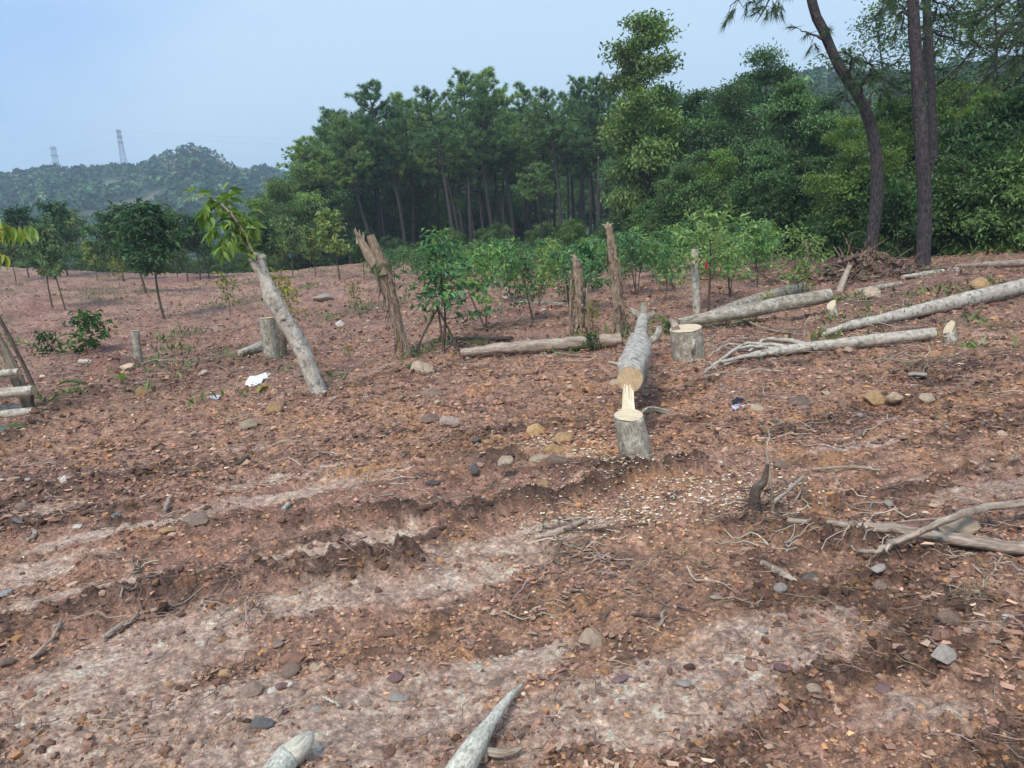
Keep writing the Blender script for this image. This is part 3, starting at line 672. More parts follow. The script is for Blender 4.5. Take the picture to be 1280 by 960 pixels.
edge_pine('pine with a gnarled drooping bough, its trunk beyond the thicket', [(1330, -60), (1335, 60), (1340, 180), (1342, 300)], 18.5, .18,
          [(1212, 72, -.8, (1333, 50), 16, .15), (1200, 128, -.6, (1333, 70), 12, .5), (1225, 15, -.3, (1331, 0), 22, .2), (1262, 25, .4, (1331, 0), 22, .2), (1240, 50, -1, (1332, 20), 20, .2), (1205, 40, .2, (1331, 0), 18, .3), (1275, 60, -.5, (1333, 30), 18, .1)], None, 11, 4)

# ---------------------------------------------------------------- plantation saplings
SAP = [tree_thing('sapling', sapling_mesh(1.6, 90 + i, **k), M['stem'], M['leaf'], None, 'sapling', None, 'stem', 'foliage') for i, k in enumerate([
    dict(clear=.30, width=.34, nleaf=620), dict(clear=.38, width=.36, nleaf=720, stems=3, leaf=.10), dict(clear=.28, width=.30, nleaf=560, stems=2, leaf=.12, col=(.17, .25, .10)), dict(clear=.34, width=.38, nleaf=760, leaf=.125)])]
YTREE = [tree_thing('young_tree', sapling_mesh(3, 110 + i, **k), M['stem'], M['leaf'], None, 'tree', None, 'trunk', 'crown') for i, k in enumerate([
    dict(clear=.40, width=.27, nleaf=1500, leaf=.19, col=(.06, .125, .06), young=(.10, .17, .07)), dict(clear=.42, width=.22, nleaf=800, leaf=.21, col=(.17, .25, .12), young=(.34, .38, .16)),
    dict(clear=.38, width=.25, nleaf=1150, leaf=.19, col=(.11, .19, .09), young=(.30, .29, .12)), dict(clear=.3, width=.42, nleaf=700, leaf=.17, col=(.24, .36, .14), young=(.36, .46, .17))])]
SPRIG = tree_thing('seedling', sapling_mesh(.7, 130, clear=.35, width=.3, nleaf=90, leaf=.09, col=(.20, .22, .04), young=(.32, .29, .05)), M['stem'], M['leaf'], None, 'seedling', None, 'stem', 'foliage')
for px, by, top, k, lab, sx in [
        (206, 400, 258, 0, 'round-headed young tree with a dark clump of leaves at the middle of the field', 1.2),
        (183, 366, 258, 0, 'young tree just behind the round-headed one with a leaning slim trunk', 1.3), (155, 352, 268, 0, 'dark wide young tree beside the leaning slim one', 1.3), (250, 350, 272, 0, 'dark young tree partly behind the sprouting leaves', 1.2), (335, 352, 278, 0, 'dark young tree over the shoulder of the leaning log', 1.2),
        (235, 352, 262, 2, 'young tree behind the sprouting leaning log, top against the hazy hill', 1.0),
        (262, 348, 275, 1, 'forked thin young tree behind the sprouting branch leaves', 1.0),
        (85, 345, 255, 0, 'dark young tree at the field edge behind the two bare-stemmed ones', 1.1),
        (66, 385, 275, 2, 'bare-stemmed young tree with browning leaves by the field edge', .9),
        (103, 340, 262, 2, 'young tree with rusty brown leaf tips at the field edge', 1.1),
        (82, 388, 280, 1, 'slender young tree with a long bare stem and pale leaves', .8),
        (36, 348, 262, 0, 'young tree behind the yellow-green hanging leaves', 1.1),
        (20, 352, 282, 2, 'low young tree at the very end of the field edge', 1.0), (122, 352, 300, 1, 'short thin young tree in a gap of the field edge', 1.0), (142, 346, 285, 2, 'small young tree half behind the round-headed one', 1.0),
        (222, 346, 290, 1, 'thin open young tree between the round-headed and the forked one', 1.0), (300, 345, 292, 2, 'young tree right behind the sprouting leaves at the field edge', 1.1), (325, 350, 288, 1, 'pale sparse young tree by the leaning log', 1.0), (395, 346, 285, 2, 'young tree between the two pale drooping ones', 1.1), (455, 350, 292, 0, 'dark bushy young tree behind the shredded snag', 1.0),
        (366, 345, 272, 1, 'young tree with pale drooping leaves and a blue tie on its stem', 1.0),
        (425, 352, 262, 1, 'young tree with yellowish drooping leaves beside the shredded snag', 1.1),
        (352, 348, 285, 2, 'small dark young tree next to the blue-tied one', .9),
        (885, 392, 262, 3, 'wide bright green sapling with a red tag beside the grey post', 1.25)]:
    o = place(YTREE[k], USED, px, 0, top, 3, label=lab, by=by, sx=sx)
    if 'red tag' in lab or 'blue tie' in lab:
        mb = MB(); z0 = 1.35 if 'red' in lab else 1.0
        tube(mb, np.array([[0, 0, z0], [.005, 0, z0 + .1], [0, 0, z0 + .2]]), [.035, .04, .034], 8, (.55, .05, .05) if 'red' in lab else (.08, .3, .55)); mb.build('tag', M['attr'], o)
place(SAP[1], USED, 607, 0, 306, 1.6, by=408, label='tall many-stemmed sapling next in line after the tripod-staked one', sx=1.2)
place(SAP[3], USED, 560, 0, 318, 1.6, by=378, label='leafy sapling behind the tripod-staked one', sx=1.1)
r_ = random.Random(11)
n = 0
rows = [(403, 668, 745, 36, .62, .8, 'behind the shorter shaggy post'), (388, 690, 1000, 75, .6, .8, 'in the sparse front row by the shaggy posts'), (374, 650, 985, 68, .6, .82, 'in the second row before the pine stand'),
        (362, 560, 975, 56, .6, .8, 'in the thick middle rows before the pine stand'), (353, 480, 970, 30, .52, .74, 'in the thick back rows before the pine stand'), (346, 470, 960, 20, .52, .78, 'in the last row at the foot of the pine stand'), (340, 480, 950, 17, .5, .75, 'in the low green belt against the pine stand')]
kinds = ['single-stemmed', 'many-stemmed', 'two-stemmed', 'broad leafy']
for by, x0, x1, st, k0, k1, lab in rows:
    x = x0
    while x < x1:
        px = x + r_.uniform(-.3, .3) * st; y_ = by - (px - 640) * .035 + r_.uniform(-4, 4); k = n % 4
        x += st * r_.uniform(.75, 1.3)
        place(SAP[k], USED, px, 0, by=y_, scale=r_.uniform(k0, k1), label=kinds[k] + ' green sapling ' + lab, group=kinds[k] + ' saplings ' + lab, sx=r_.uniform(.95, 1.25)); n += 1
tr = place(SAP[0], USED, 553, 0, 296, 1.6, by=440, label='leafy sapling propped by a tripod of dark stakes', sx=1.2)
b = np.array(tr.location)
for k, (px, py) in enumerate([(514, 445), (575, 438), (556, 442)]):
    e = G(px, py); t_ = b + np.array([0, 0, .62]); mb = MB(); tube(mb, [e - np.array([0, 0, .08]), (e + t_) / 2, t_ + (t_ - e) * .06], [.016, .014, .012], 6, bump=.05)
    s = mb.build('stake', M['stem']); s.parent = tr; s.matrix_parent_inverse = (Matrix.Translation(tr.location) @ tr.rotation_euler.to_matrix().to_4x4() @ Matrix.Diagonal((*tr.scale, 1))).inverted()
for px, by, top, lab in [(366, 412, 352, 'small yellow-green seedling beside the sprouting leaning log'), (288, 395, 340, 'thin seedling with yellowing leaves behind the pale twin stump'), (350, 395, 335, None),
                     (445, 390, 352, 'sparse pale seedling next to the flat grey boulder'), (150, 358, 322, None), (437, 450, 428, 'tiny two-leaved seedling beside the shredded snag'), (742, 415, 375, None), (960, 395, 360, None), (1010, 380, 345, None)]:
    place(SPRIG, USED, px, 0, top, .7, by=by, label=lab or 'thin small seedling with a few yellow-green leaves on bare soil', group=None if lab else 'scattered thin seedlings')
# leafy bushes on the field
LOWB = tree_thing('bush', sapling_mesh(.75, 140, clear=.1, width=.5, nleaf=260, leaf=.13, col=(.05, .11, .035), young=(.12, .2, .05), stems=2), M['stem'], M['bigleaf'], None, 'bush', None, 'stem', 'foliage')
place(LOWB, USED, 108, 0, 388, .75, by=443, label='small glossy green bush between the stick fence and the short stake', sx=1.1)
place(LOWB, USED, 60, 0, 412, .75, by=445, label='sparse withered bush beside the glossy green one', sx=1.0)
place(LOWB, USED, 775, 0, 415, .75, by=430, label='low green shoots beside the foot of the tall shaggy post')
place(LOWB, USED, 740, 0, 412, .75, by=437, label='low green shoots over the end of the lying weathered log')
place(LOWB, USED, 835, 0, 398, .75, by=418, label='low green shoots behind the wide stump')

#@@3

# ---------------------------------------------------------------- logs, stumps and posts
def cutface(mb_v, pts_ring, center, normal, parent, base, m, name='cut_face', out=.009):
    ring = np.asarray(pts_ring); c = ring.mean(0); sv_ = np.linalg.svd(ring - c)[2][2]; nv = sv_ * np.sign(sv_ @ np.asarray(normal, float)); ring = c + (ring - c) * .97 + nv * out
    c0 = c + nv * out; rings = [c0 + (ring - c0) * k for k in (1, .66, .33)]
    s = len(ring); mb = MB(); v = np.vstack(rings + [(c + nv * out)[None]]); f = []
    q = np.arange(s); k = (q + 1) % s
    F4 = np.concatenate([np.stack([q + i * s, k + i * s, k + (i + 1) * s, q + (i + 1) * s], 1) for i in (0, 1)])
    e1 = ring[0] - c; e1 = nrm(e1 - nv * (e1 @ nv)); e2 = np.cross(nv, e1)
    # faces are built in the face's own axes so that the growth rings centre on it
    Mx = np.stack([e1, e2, nv], 1); lv = (v - c) @ Mx
    lv[:, 2] += .003 * fbm(lv[:, 0] * 30, lv[:, 1] * 120, 1, 2, 17)
    mb.add(lv, F4); mb.add(lv[[*range(2 * s, 3 * s), 3 * s]], np.stack([q, k, np.full(s, s)], 1))
    o = mb.build(name, m, parent, smooth=False)
    B = np.asarray(base); o.location = c - B; o.rotation_euler = Matrix(Mx.tolist()).to_euler()
    return o
def do_slant(mb, v, seg, sp, nrml):
    nrml = nrm(np.asarray(nrml, float)); T = nrm(sp[-1] - sp[-2]); c = v[-1].mean(0); d = v[-1] - c
    e = v[-1] - np.outer((d @ nrml) / (T @ nrml), T); v[-1] = e; mb.v[0] = mb.v[0].copy(); mb.v[0][-seg:] = e; mb.v[2] = mb.v[2].copy(); mb.v[2][:seg] = e; mb.v[2][seg] = c
def log(name, label, cat, pts, rads, bark='bark', cuts=(True, True), seg=16, bump_=.07, n=26, parent=None, base=None, part='trunk', group=None, jit=.0, knots=0, cutm='cut', slant=None):
    pts = np.asarray(pts, float); base = pts[0] if base is None else base
    root = parent or empty(name, base, label, cat, group)
    sp = smoothline(pts, n); t = np.linspace(0, 1, len(rads)); rd = np.interp(np.linspace(0, 1, n), t, rads)
    if jit: sp[1:-1] += rng.normal(0, jit, (n - 2, 3))
    mb = MB(); v = tube(mb, sp, rd, seg, bump=bump_)
    if slant is not None: do_slant(mb, v, seg, sp, slant)
    for i in range(knots):
        k = rng.integers(2, n - 2); d = nrm(rng.normal(size=3)); T_ = nrm(sp[k + 1] - sp[k - 1]); d = nrm(d - T_ * (d @ T_)); p = sp[k] + d * rd[k] * .55; q_ = rng.uniform(.5, 1.1)
        tube(mb, [p, p + d * rd[k] * .35, p + d * rd[k] * .5, p + d * rd[k] * .56], np.array([.62, .5, .36, .2]) * rd[k] * q_, 10, bump=.25)
    tk = mb.build(part, M[bark], root, smooth=True, loc=base)
    if cuts[0]: cutface(None, v[0][::-1], None, sp[0] - sp[1], tk, base, M[cutm])
    if cuts[1]: cutface(None, v[-1], None, sp[-1] - sp[-2], tk, base, M[cutm])
    return root, sp, rd, v
def sub(root, base, pts, rads, part, bark='bark', seg=8, bump_=.06, n=10, jit=0):
    sp = smoothline(np.asarray(pts, float), n); rd = np.interp(np.linspace(0, 1, n), np.linspace(0, 1, len(rads)), rads)
    if jit: sp[1:-1] += rng.normal(0, jit, (n - 2, 3))
    mb = MB(); tube(mb, sp, rd, seg, bump=bump_); return mb.build(part, M[bark], root, smooth=True, loc=base)
def down(p, dz): return np.array([p[0], p[1], p[2] - dz])
def wr(wpx, Y): return wpx / 2 * Y / F * 1.02
def strips(root, base, sp, rd, count, ln, part='bark_strip', m='brownbark', seed=1, wide=1.):
    r = np.random.default_rng(seed); mb = MB()
    for i in range(count):
        k = r.uniform(.05, .98) * (len(sp) - 1); j = int(min(k, len(sp) - 2)); p = sp[j] + (sp[j + 1] - sp[j]) * (k - j); a = r.uniform(0, 6.28); o = np.array([math.cos(a), math.sin(a), 0])
        p = p + o * rd[j] * .9; L = ln * r.uniform(.4, 1.2); w = r.uniform(.004, .012) * wide; s = np.array([-o[1], o[0], 0]) * w; c = p + o * L * r.uniform(.02, .2) + np.array([0, 0, -.6 * L]); e = p + o * L * r.uniform(.1, .5) + np.array([0, 0, -L])
        mb.add([p - s, p + s, c + s, c - s, e + s * .3, e - s * .3], [[0, 1, 2, 3], [3, 2, 4, 5]], vary((.95, .85, .78), 1, .45, r)[0])
    o = mb.build(part, M[m], root.children[0], loc=base); o['kind'] = 'stuff'; return o

# the freshly felled tree and its stump
sb = G(797, 578); Ys = sb[1]; st = P(786, 520, Ys + .04); st_r = wr(36, Ys)
root = empty('stump', sb, 'grey stump with a fresh pale cut and a splintered strip still holding the felled log', 'stump')
mb = MB(); sp = smoothline([down(sb, .12), sb * .6 + st * .4, st], 16); rd = np.interp(np.linspace(0, 1, 16), [0, .3, 1], [st_r * 1.3, st_r * 1.12, st_r])
v = tube(mb, sp, rd, 24, bump=.07); do_slant(mb, v, 24, sp, (0, -.22, 1)); tk = mb.build('trunk', M['bark'], root, smooth=True, loc=sb); cutface(None, v[-1], None, np.array([0, -.22, 1]), tk, sb, M['rawwood'])
# torn hinge
butt = P(787, 474, Ys + .30); far = G(800, 428, .08); hinge_top = butt + np.array([-.01, .02, -.05])
mb = MB(); r = np.random.default_rng(2)
for i in range(15):
    x = (i - 7) * .0047; b0 = st + np.array([x * 1.35 - .002, .03 + r.uniform(-.012, .012), -.02]); t0 = hinge_top + np.array([x * .95 + r.normal(0, .002), r.uniform(-.012, .012), r.uniform(-.02, .03)])
    if i % 5 == 3: t0 = b0 + (t0 - b0) * r.uniform(.5, .8) + [0, -.012, 0]
    if i % 6 == 4: b0 = t0 + (b0 - t0) * r.uniform(.5, .8) + [0, -.012, 0]
    q = []; m1 = (b0 + t0) / 2 + r.normal(0, .004, 3)
    for p, k_ in ((b0, 1.), (m1, .95), (t0, .7)):
        w, d = .0056 * k_, r.uniform(.006, .012) * k_; q += [p + [-w, -d, 0], p + [w, -d, 0], p + [w, d, 0], p + [-w, d, 0]]
    mb.add(q, [[a + k, a + (k + 1) % 4, a + 4 + (k + 1) % 4, a + 4 + k] for a in (0, 4) for k in range(4)] + [[8, 9, 10, 11]], vary((.72, .61, .43), 1, .10, r)[0])
mb.build('splinter', M['attr'], root, loc=sb)
sub(root, sb, [st + np.array([.07, .05, -.02]), st + np.array([.14, .06, .03]), st + np.array([.23, .07, .01]), st + np.array([.30, .09, -.02])], [.010, .009, .008, .005], 'twig')
L = [butt, P(791, 455, Ys + .85), P(797, 440, Ys + 1.6), P(799, 429, Ys + 2.2), P(800, 424, Ys + 2.45), P(801, 412, Ys + 3.0), P(804, 397, Ys + 3.6)]
rr_ = wr(34, butt[1])
lr, sp, rd, v = log('felled_log', 'freshly felled grey log lying away from its stump, round pale cut end facing out', 'log', L, [rr_, rr_ * 1.1, rr_ * 1.17, rr_ * 1.2, rr_ * .72, rr_ * .66, rr_ * .62], seg=24, n=48, bump_=.09, cuts=(True, False), knots=7, bark='pale')
e = sp[-1]
for dx, dz in ((-.14, .10), (.02, .16), (.13, .03)): sub(lr, L[0], [e + [0, -.05, -.03], e + [dx * .5, 0, dz * .5], e + [dx, .02, dz]], [rr_ * .5, rr_ * .4, rr_ * .3], 'branch_stub')
m_ = sp[24]; sub(lr, L[0], [m_, m_ + [.12, .05, .0], m_ + [.20, .10, .06], m_ + [.22, .16, .10]], [rr_ * .45, rr_ * .4, rr_ * .36, rr_ * .34], 'branch_stub')
for k_, dx in ((30, .04),):
    m_ = sp[k_]; e_ = np.array([m_[0] + dx, m_[1] + .1, TZ(m_[0] + dx, m_[1] + .1) - .04]); sub(lr, L[0], [m_, (m_ + e_) / 2 + [dx * .3, 0, 0], e_], [rr_ * .42, rr_ * .36, rr_ * .3], 'branch_stub')
sub(lr, L[0], [sp[10], sp[10] + [-.12, .0, -.02], sp[10] + [-.2, .02, -.0]], [.025, .018, .01], 'branch_stub')

# leaning sprouting log
lb = G(399, 492); Y = lb[1]
pts = [down(lb, .1) + np.array([.03, 0, 0]), lb, P(378, 440, Y), P(356, 400, Y), P(340, 372, Y - .02), P(331, 348, Y), P(321, 326, Y)]
w0 = wr(22, Y)
lr, sp, rd, v = log('leaning_log', 'pale mottled log planted at a slant, sprouting a leafy branch from its knobbly top', 'log', pts, [w0 * 1.05, w0, w0 * .98, w0 * .9, w0 * .98, w0 * .62, w0 * .85], seg=20, n=40, bump_=.10, cuts=(False, False), knots=6, bark='pale')
T0 = sp[-1]; mb = MB()
for dx, dz in ((-.04, .02), (.05, .03), (.0, .05)):
    vv, ff = ICO2; mb.add(T0 + np.array([dx, 0, dz]) + vv * np.array([.055, .05, .04]) * (1 + .25 * fbm(vv[:, 0] * 2 + dx * 40, vv[:, 1] * 2 + vv[:, 2], 1, 2, 3))[:, None], ff)
mb.build('burl', M['pale'], lr, smooth=True, loc=pts[0])
tw = [smoothline([T0 + [-.01, 0, .02], P(306, 292, Y - .05), P(292, 272, Y - .1), P(275, 254, Y - .1), P(246, 240, Y - .12)], 14), smoothline([T0, P(303, 300, Y), P(290, 268, Y + .05), P(287, 244, Y + .08), P(290, 236, Y + .1)], 14),
      smoothline([T0, P(312, 308, Y - .02), P(300, 285, Y + .12), P(308, 262, Y + .2)], 10)]
for a_ in ([P(292, 272, Y - .1), P(275, 276, Y - .15), P(262, 290, Y - .2)], [P(290, 268, Y + .05), P(306, 272, Y), P(318, 286, Y - .05)], [P(275, 254, Y - .1), P(262, 258, Y - .1), P(252, 270, Y - .12)], [P(300, 290, Y - .05), P(288, 298, Y - .15), P(280, 312, Y - .2)]): tw.append(smoothline(a_, 9))
for i_, q in enumerate(tw): sub(lr, pts[0], q, [.019, .012, .004] if i_ < 2 else [.010, .007, .003], 'branch', 'driftwood' if i_ < 2 else 'stem', 6, .04, 14)
def leaf_mesh(name, m, col, L=1., w=.29, droop=.35):
    mb = MB(); t = np.linspace(0, 1, 6); hw = np.array([.02, .75, 1, .82, .42, 0]) * w / 2; z = -droop * t ** 2; x = t - droop * .3 * t ** 2
    c = np.stack([x, 0 * t, z], 1); l = c + np.stack([0 * t, hw, hw * .35], 1); r = c + np.stack([0 * t, -hw, hw * .35], 1); v = np.stack([l, c, r], 1).reshape(-1, 3)
    f = []
    for i in range(5): f += [[i * 3, i * 3 + 1, i * 3 + 4, i * 3 + 3], [i * 3 + 1, i * 3 + 2, i * 3 + 5, i * 3 + 4]]
    mb.add(v, f, col); o = mb.build(name, m, smooth=True); me = o.data; bpy.data.objects.remove(o); return me
LEAFS = [leaf_mesh('leaf', M['bigleaf'], c, droop=d) for c, d in (((.19, .30, .07), .3), ((.25, .35, .08), .5), ((.12, .21, .05), .4), ((.42, .40, .07), .5))]
def put_leaf(parent, base, p, d, size, me, roll=0.):
    o = bpy.data.objects.new('leaf', me); COL.objects.link(o); o.parent = parent; o.location = np.asarray(p) - np.asarray(base)
    dv = Vector(nrm(np.asarray(d, float))); q = dv.to_track_quat('X', 'Z') @ Quaternion((1, 0, 0), roll); o.rotation_euler = q.to_euler(); o.scale = (size,) * 3
r = np.random.default_rng(12)
for q in tw:
    T_, N_, B_ = frames(q)
    for i in range(2, len(q)):
        for s in (-1, 1, -1, 1):
            d = T_[i] * .45 + np.array([s * .75, r.normal(0, .6), -.45 + r.normal(0, .35)]); put_leaf(lr, pts[0], q[i] + r.normal(0, .03, 3), d, r.uniform(.12, .21), LEAFS[r.choice(3, p=[.45, .25, .3])], r.normal(0, .5))
    put_leaf(lr, pts[0], q[-1], T_[-1], .15, LEAFS[1])

# pale twin stump behind it, with a sawn block beside
b = G(341, 447); Y = b[1]
lr, sp, rd, v = log('stump', 'pale twin-trunked stump behind the leaning sprouting log', 'stump', [down(b, .1), b, P(334, 398, Y)], [wr(24, Y), wr(20, Y), wr(19, Y)], seg=16, n=12, cuts=(False, True), bark='bark')
b2 = G(352, 443); q = [down(b2, .1), b2, P(349, 395, b2[1])]; mb = MB(); v = tube(mb, smoothline(q, 10), np.full(10, wr(15, Y)), 14, bump=.08); mb.build('side_trunk', M['brownbark'], lr, smooth=True, loc=down(b, .1))
log('log_piece', 'short sawn log piece lying beside the pale twin stump', 'log', [G(331, 432, .06), G(318, 436, .05), G(300, 441, .04)], [wr(15, Y), wr(12, Y), wr(8, Y)], n=10, cuts=(True, False), bark='pale')
# shredded snag
b = G(511, 447); Y = b[1]
pts = [down(b, .12), b, P(497, 408, Y), P(488, 372, Y), P(480, 345, Y), P(476, 325, Y)]
lr, sp, rd, v = log('snag', 'shredded forked snag with torn bark strips hanging from its broken top', 'snag', pts, [wr(14, Y), wr(12, Y), wr(14, Y), wr(16, Y), wr(19, Y), wr(19, Y)], 'brownbark', (False, False), 16, .26, 40, knots=4, jit=.004)
B0 = pts[0]
sub(lr, B0, [P(475, 340, Y), P(463, 322, Y), P(453, 305, Y), P(443, 287, Y)], [wr(16, Y), wr(13, Y), wr(10, Y), wr(3, Y)], 'fork', 'brownbark', 9, .15)
sub(lr, B0, [P(479, 345, Y - .05), P(474, 322, Y), P(468, 306, Y), P(463, 294, Y)], [wr(15, Y), wr(14, Y), wr(12, Y), wr(10, Y)], 'fork', 'brownbark', 9, .15)
for i in range(3): sub(lr, B0, [P(447 + i * 4, 305, Y), P(446 + i * 4, 295, Y + .02), P(444 + i * 5, 284 + i * 3, Y + .03)], [.02, .014, .003], 'splinter', 'driftwood', 5)
strips(lr, B0, sp[8:], rd[8:], 60, .3, seed=3)
mb = MB(); r = np.random.default_rng(4)
for i in range(9):
    p = P(466 + r.uniform(-4, 12), 322 + r.uniform(0, 12), Y - .1); mb2 = None
    d = nrm(np.array([[r.normal(0, .6), r.normal(0, .4), -1.]])); leaves(mb, p[None], d, np.array([[0, -1., .3]]), np.array([r.uniform(.15, .3)]), .04, np.array([[.22, .25, .12]]))
mb.build('wilted_leaves', M['leaf'], lr, loc=B0)
# lying weathered log between the snag and the posts
a, c = G(577, 441, .07), G(776, 424, .08); Y = a[1]
lr, sp, rd, v = log('weathered_log', 'long weathered brown log lying between the snag and the shaggy posts', 'log', [a, a * .7 + c * .3 + [0, 0, .02], a * .35 + c * .65, c], [wr(11, Y), wr(14, Y), wr(16, Y), wr(15, Y)], 'driftwood', (True, True), 16, .12, 30, jit=.006, cutm='cut')
strips(lr, a, sp, rd, 20, .12, seed=6)
# shaggy posts
for (px, py, tx, ty, w, lab, sd) in [(776, 420, 761, 284, 15, 'tall shaggy post with peeling bark standing behind the felled log', 5), (724, 418, 719, 324, 15, 'shorter shaggy post with a ragged top and side sticks', 6)]:
    b = G(px, py); Y = b[1]; t_ = P(tx, ty, Y)
    lr, sp, rd, v = log('post', lab, 'post', [down(b, .15), b, (b + t_) / 2 + [.02, 0, 0], t_], [wr(w * .95, Y), wr(w * .9, Y), wr(w * .85, Y), wr(w * .62, Y)], 'brownbark', (False, False), 18, .34, 50, knots=7, jit=.006)
    strips(lr, down(b, .15), sp, rd, 70, .20, seed=sd, wide=2.2); strips(lr, down(b, .15), sp, rd, 120, .09, seed=sd + 20)
    for i in range(4): sub(lr, down(b, .15), [t_ - [0, 0, .08], t_ + [rng.normal(0, .02), 0, .02], t_ + [rng.normal(0, .04), 0, rng.uniform(.03, .08)]], [.03, .02, .004], 'splinter', 'driftwood', 5)
    if sd == 6:
        for x0, x1, y0 in ((714, 712, 345), (733, 737, 360)):
            e = G(x1, 421); sub(lr, down(b, .15), [down(e, .08), e, P(x0 + (719 - tx), y0, e[1])], [.022, .02, .016], 'side_stick', 'brownbark', 7)
b = G(871, 394); Y = b[1]; log('post', 'plain grey post beside the red-tagged sapling', 'post', [down(b, .15), b, P(869, 345, Y), P(868, 311, Y)], [wr(11, Y), wr(10, Y), wr(10, Y), wr(9.5, Y)], 'pale', (False, True), 12, .06, 14)
b = G(1010, 350); Y = b[1]; log('post', 'thin post against the dark bushes behind the thick sawn log', 'post', [down(b, .15), b, P(1007, 300, Y)], [wr(7, Y), wr(6, Y), wr(5.5, Y)], 'brownbark', (False, True), 10, .06, 10)
b = G(174, 456); Y = b[1]; log('stake', 'short flat-topped stake beside the small lying poles', 'stake', [down(b, .12), b, P(169, 414, Y)], [wr(12, Y), wr(11, Y), wr(10, Y)], 'bark', (False, True), 12, .06, 10)
# wide stump and its logs
b = G(861, 446); Y = b[1]
lr, sp, rd, v = log('stump', 'wide pale-topped stump beside the long thick sawn log', 'stump', [down(b, .1), b, P(857, 411, Y + .03)], [wr(44, Y), wr(40, Y), wr(39, Y)], 'bark', (False, True), 22, .08, 12, cutm='rawwood', slant=(-.05, -.12, 1))
q = P(866, 425, Y - .2); sub(lr, down(b, .1), [G(866, 446), P(866, 435, Y - .24), P(868, 424, Y - .21)], [.022, .022, .02], 'side_stub', 'pale')
a = P(842, 402, Y + .35); sub(lr, down(b, .1), [P(845, 412, Y), P(842, 404, Y + .15), P(838, 400, Y + .3)], [.05, .04, .02], 'torn_edge', 'driftwood', 8)
a = G(848, 404, .1); c0 = G(1046, 392); c = P(1037, 369, c0[1])
log('sawn_log', 'thick tan log running from the wide stump, sawn end propped on a small stump', 'log', [c, c * .66 + a * .34, c * .3 + a * .7, a], [wr(17, c[1]), wr(18, c[1]), wr(17, c[1]), wr(12, c[1])], 'bark', (True, True), 18, .11, 30)
b = G(1042, 394); log('stump', 'small split stump with a bright face holding up the sawn log', 'stump', [down(b, .1), b, P(1040, 382, b[1] + .02)], [wr(16, b[1]), wr(14, b[1]), wr(12, b[1])], 'bark', (False, True), 14, .2, 8, cutm='rawwood', slant=(-.7, -.45, .8))
a, c = G(880, 396, .07), G(1006, 360, .09); cm = P(950, 372, (a[1] + c[1]) / 2); m_ = (a + c) / 2
log('fallen_log', 'thinner grey log lying behind the thick sawn log', 'log', [c, c * .6 + a * .4 + [0, 0, .03], c * .3 + a * .7 + [0, 0, .02], a], [wr(14, c[1]), wr(15, c[1]), wr(12, c[1]), wr(7, c[1])], 'bark', (True, False), 14, .08, 24)
# long pale log on the bank
a, c = G(1032, 415, .05), G(1300, 353, .12); 
lr, sp, rd, v = log('pale_log', 'long pale grey log lying up the bank, split in two at its thin end', 'log', [c, c * .6 + a * .4, c * .25 + a * .75, a], [wr(18, c[1]), wr(17, c[1]), wr(14, a[1]), wr(7, a[1])], 'pale', (False, False), 16, .06, 34)
sub(lr, c, [sp[22], G(1070, 404, .08), G(1045, 412, .05), G(1026, 420, .03)], [wr(12, a[1]), wr(10, a[1]), wr(8, a[1]), wr(5, a[1])], 'fork', 'pale', 9)
# branching pale log and its stump
a, c = G(1168, 416, .09), G(960, 440, .06)
lr, sp, rd, v = log('branchy_log', 'thin pale log lying beside a freshly cut stump, its end spreading into bare branches', 'log', [a, a * .6 + c * .4, c], [wr(14, a[1]), wr(15, a[1]), wr(12, c[1])], 'pale', (True, False), 14, .06, 26)
for ends, rr2 in [([(1020, 434), (990, 427), (960, 424), (935, 428)], 8), ([(1000, 436), (970, 432), (930, 430), (900, 438)], 6), ([(970, 440), (940, 443), (905, 446)], 8), ([(975, 438), (950, 434), (915, 438), (890, 446)], 5), ([(960, 441), (935, 446), (900, 451), (880, 452)], 6), ([(930, 431), (905, 432), (880, 440)], 3)]:
    g = [G(x, y, .05 + .03 * i) for i, (x, y) in enumerate(ends)]; g[-1][2] = TZ(g[-1][0], g[-1][1]) + .03
    sub(lr, a, g, [wr(rr2, g[0][1]), wr(rr2 * .8, g[0][1]), wr(rr2 * .45, g[0][1])], 'branch', 'pale', 7, .05, 14, .008)
b = G(1189, 429); Y = b[1]; log('stump', 'small grey stump with a bright slanting cut beside the branchy log', 'stump', [down(b, .1), b, P(1187, 411, Y + .04)], [wr(19, Y), wr(16, Y), wr(14, Y)], 'bark', (False, True), 14, .2, 8, cutm='rawwood', slant=(-.9, -.25, .75))
# logs on the far bank
a, c = G(1300, 328, .1), G(1196, 333, .08); log('fallen_log', 'pale stripped log lying before the dark bushes at the top of the bank', 'log', [a, (a + c) / 2, c], [wr(10, a[1]), wr(9, a[1]), wr(5, a[1])], 'driftwood', (True, False), 12, .08, 16)
a, c = G(1196, 338, .05), G(1128, 346, .06); log('fallen_log', 'broken light grey log by the foot of the thick straight pine', 'log', [a, (a + c) / 2, c], [wr(8, a[1]), wr(8, a[1]), wr(4, a[1])], 'pale', (True, True), 10, .1, 12)
a, c = G(1125, 355, .05), G(1070, 364, .05); log('fallen_log', 'short grey log below the brushwood heap', 'log', [a, (a + c) / 2, c], [wr(6, a[1]), wr(7, a[1]), wr(5, a[1])], 'bark', (True, True), 10, .1, 12)
a = G(1048, 364); c = P(1062, 333, a[1] + .4); log('leaning_branch', 'stout broken branch leaning up into the brushwood heap', 'branch', [down(a, .05), (a + c) / 2, c], [wr(9, a[1]), wr(7, a[1]), wr(6, a[1])], 'driftwood', (False, True), 10, .1, 12)
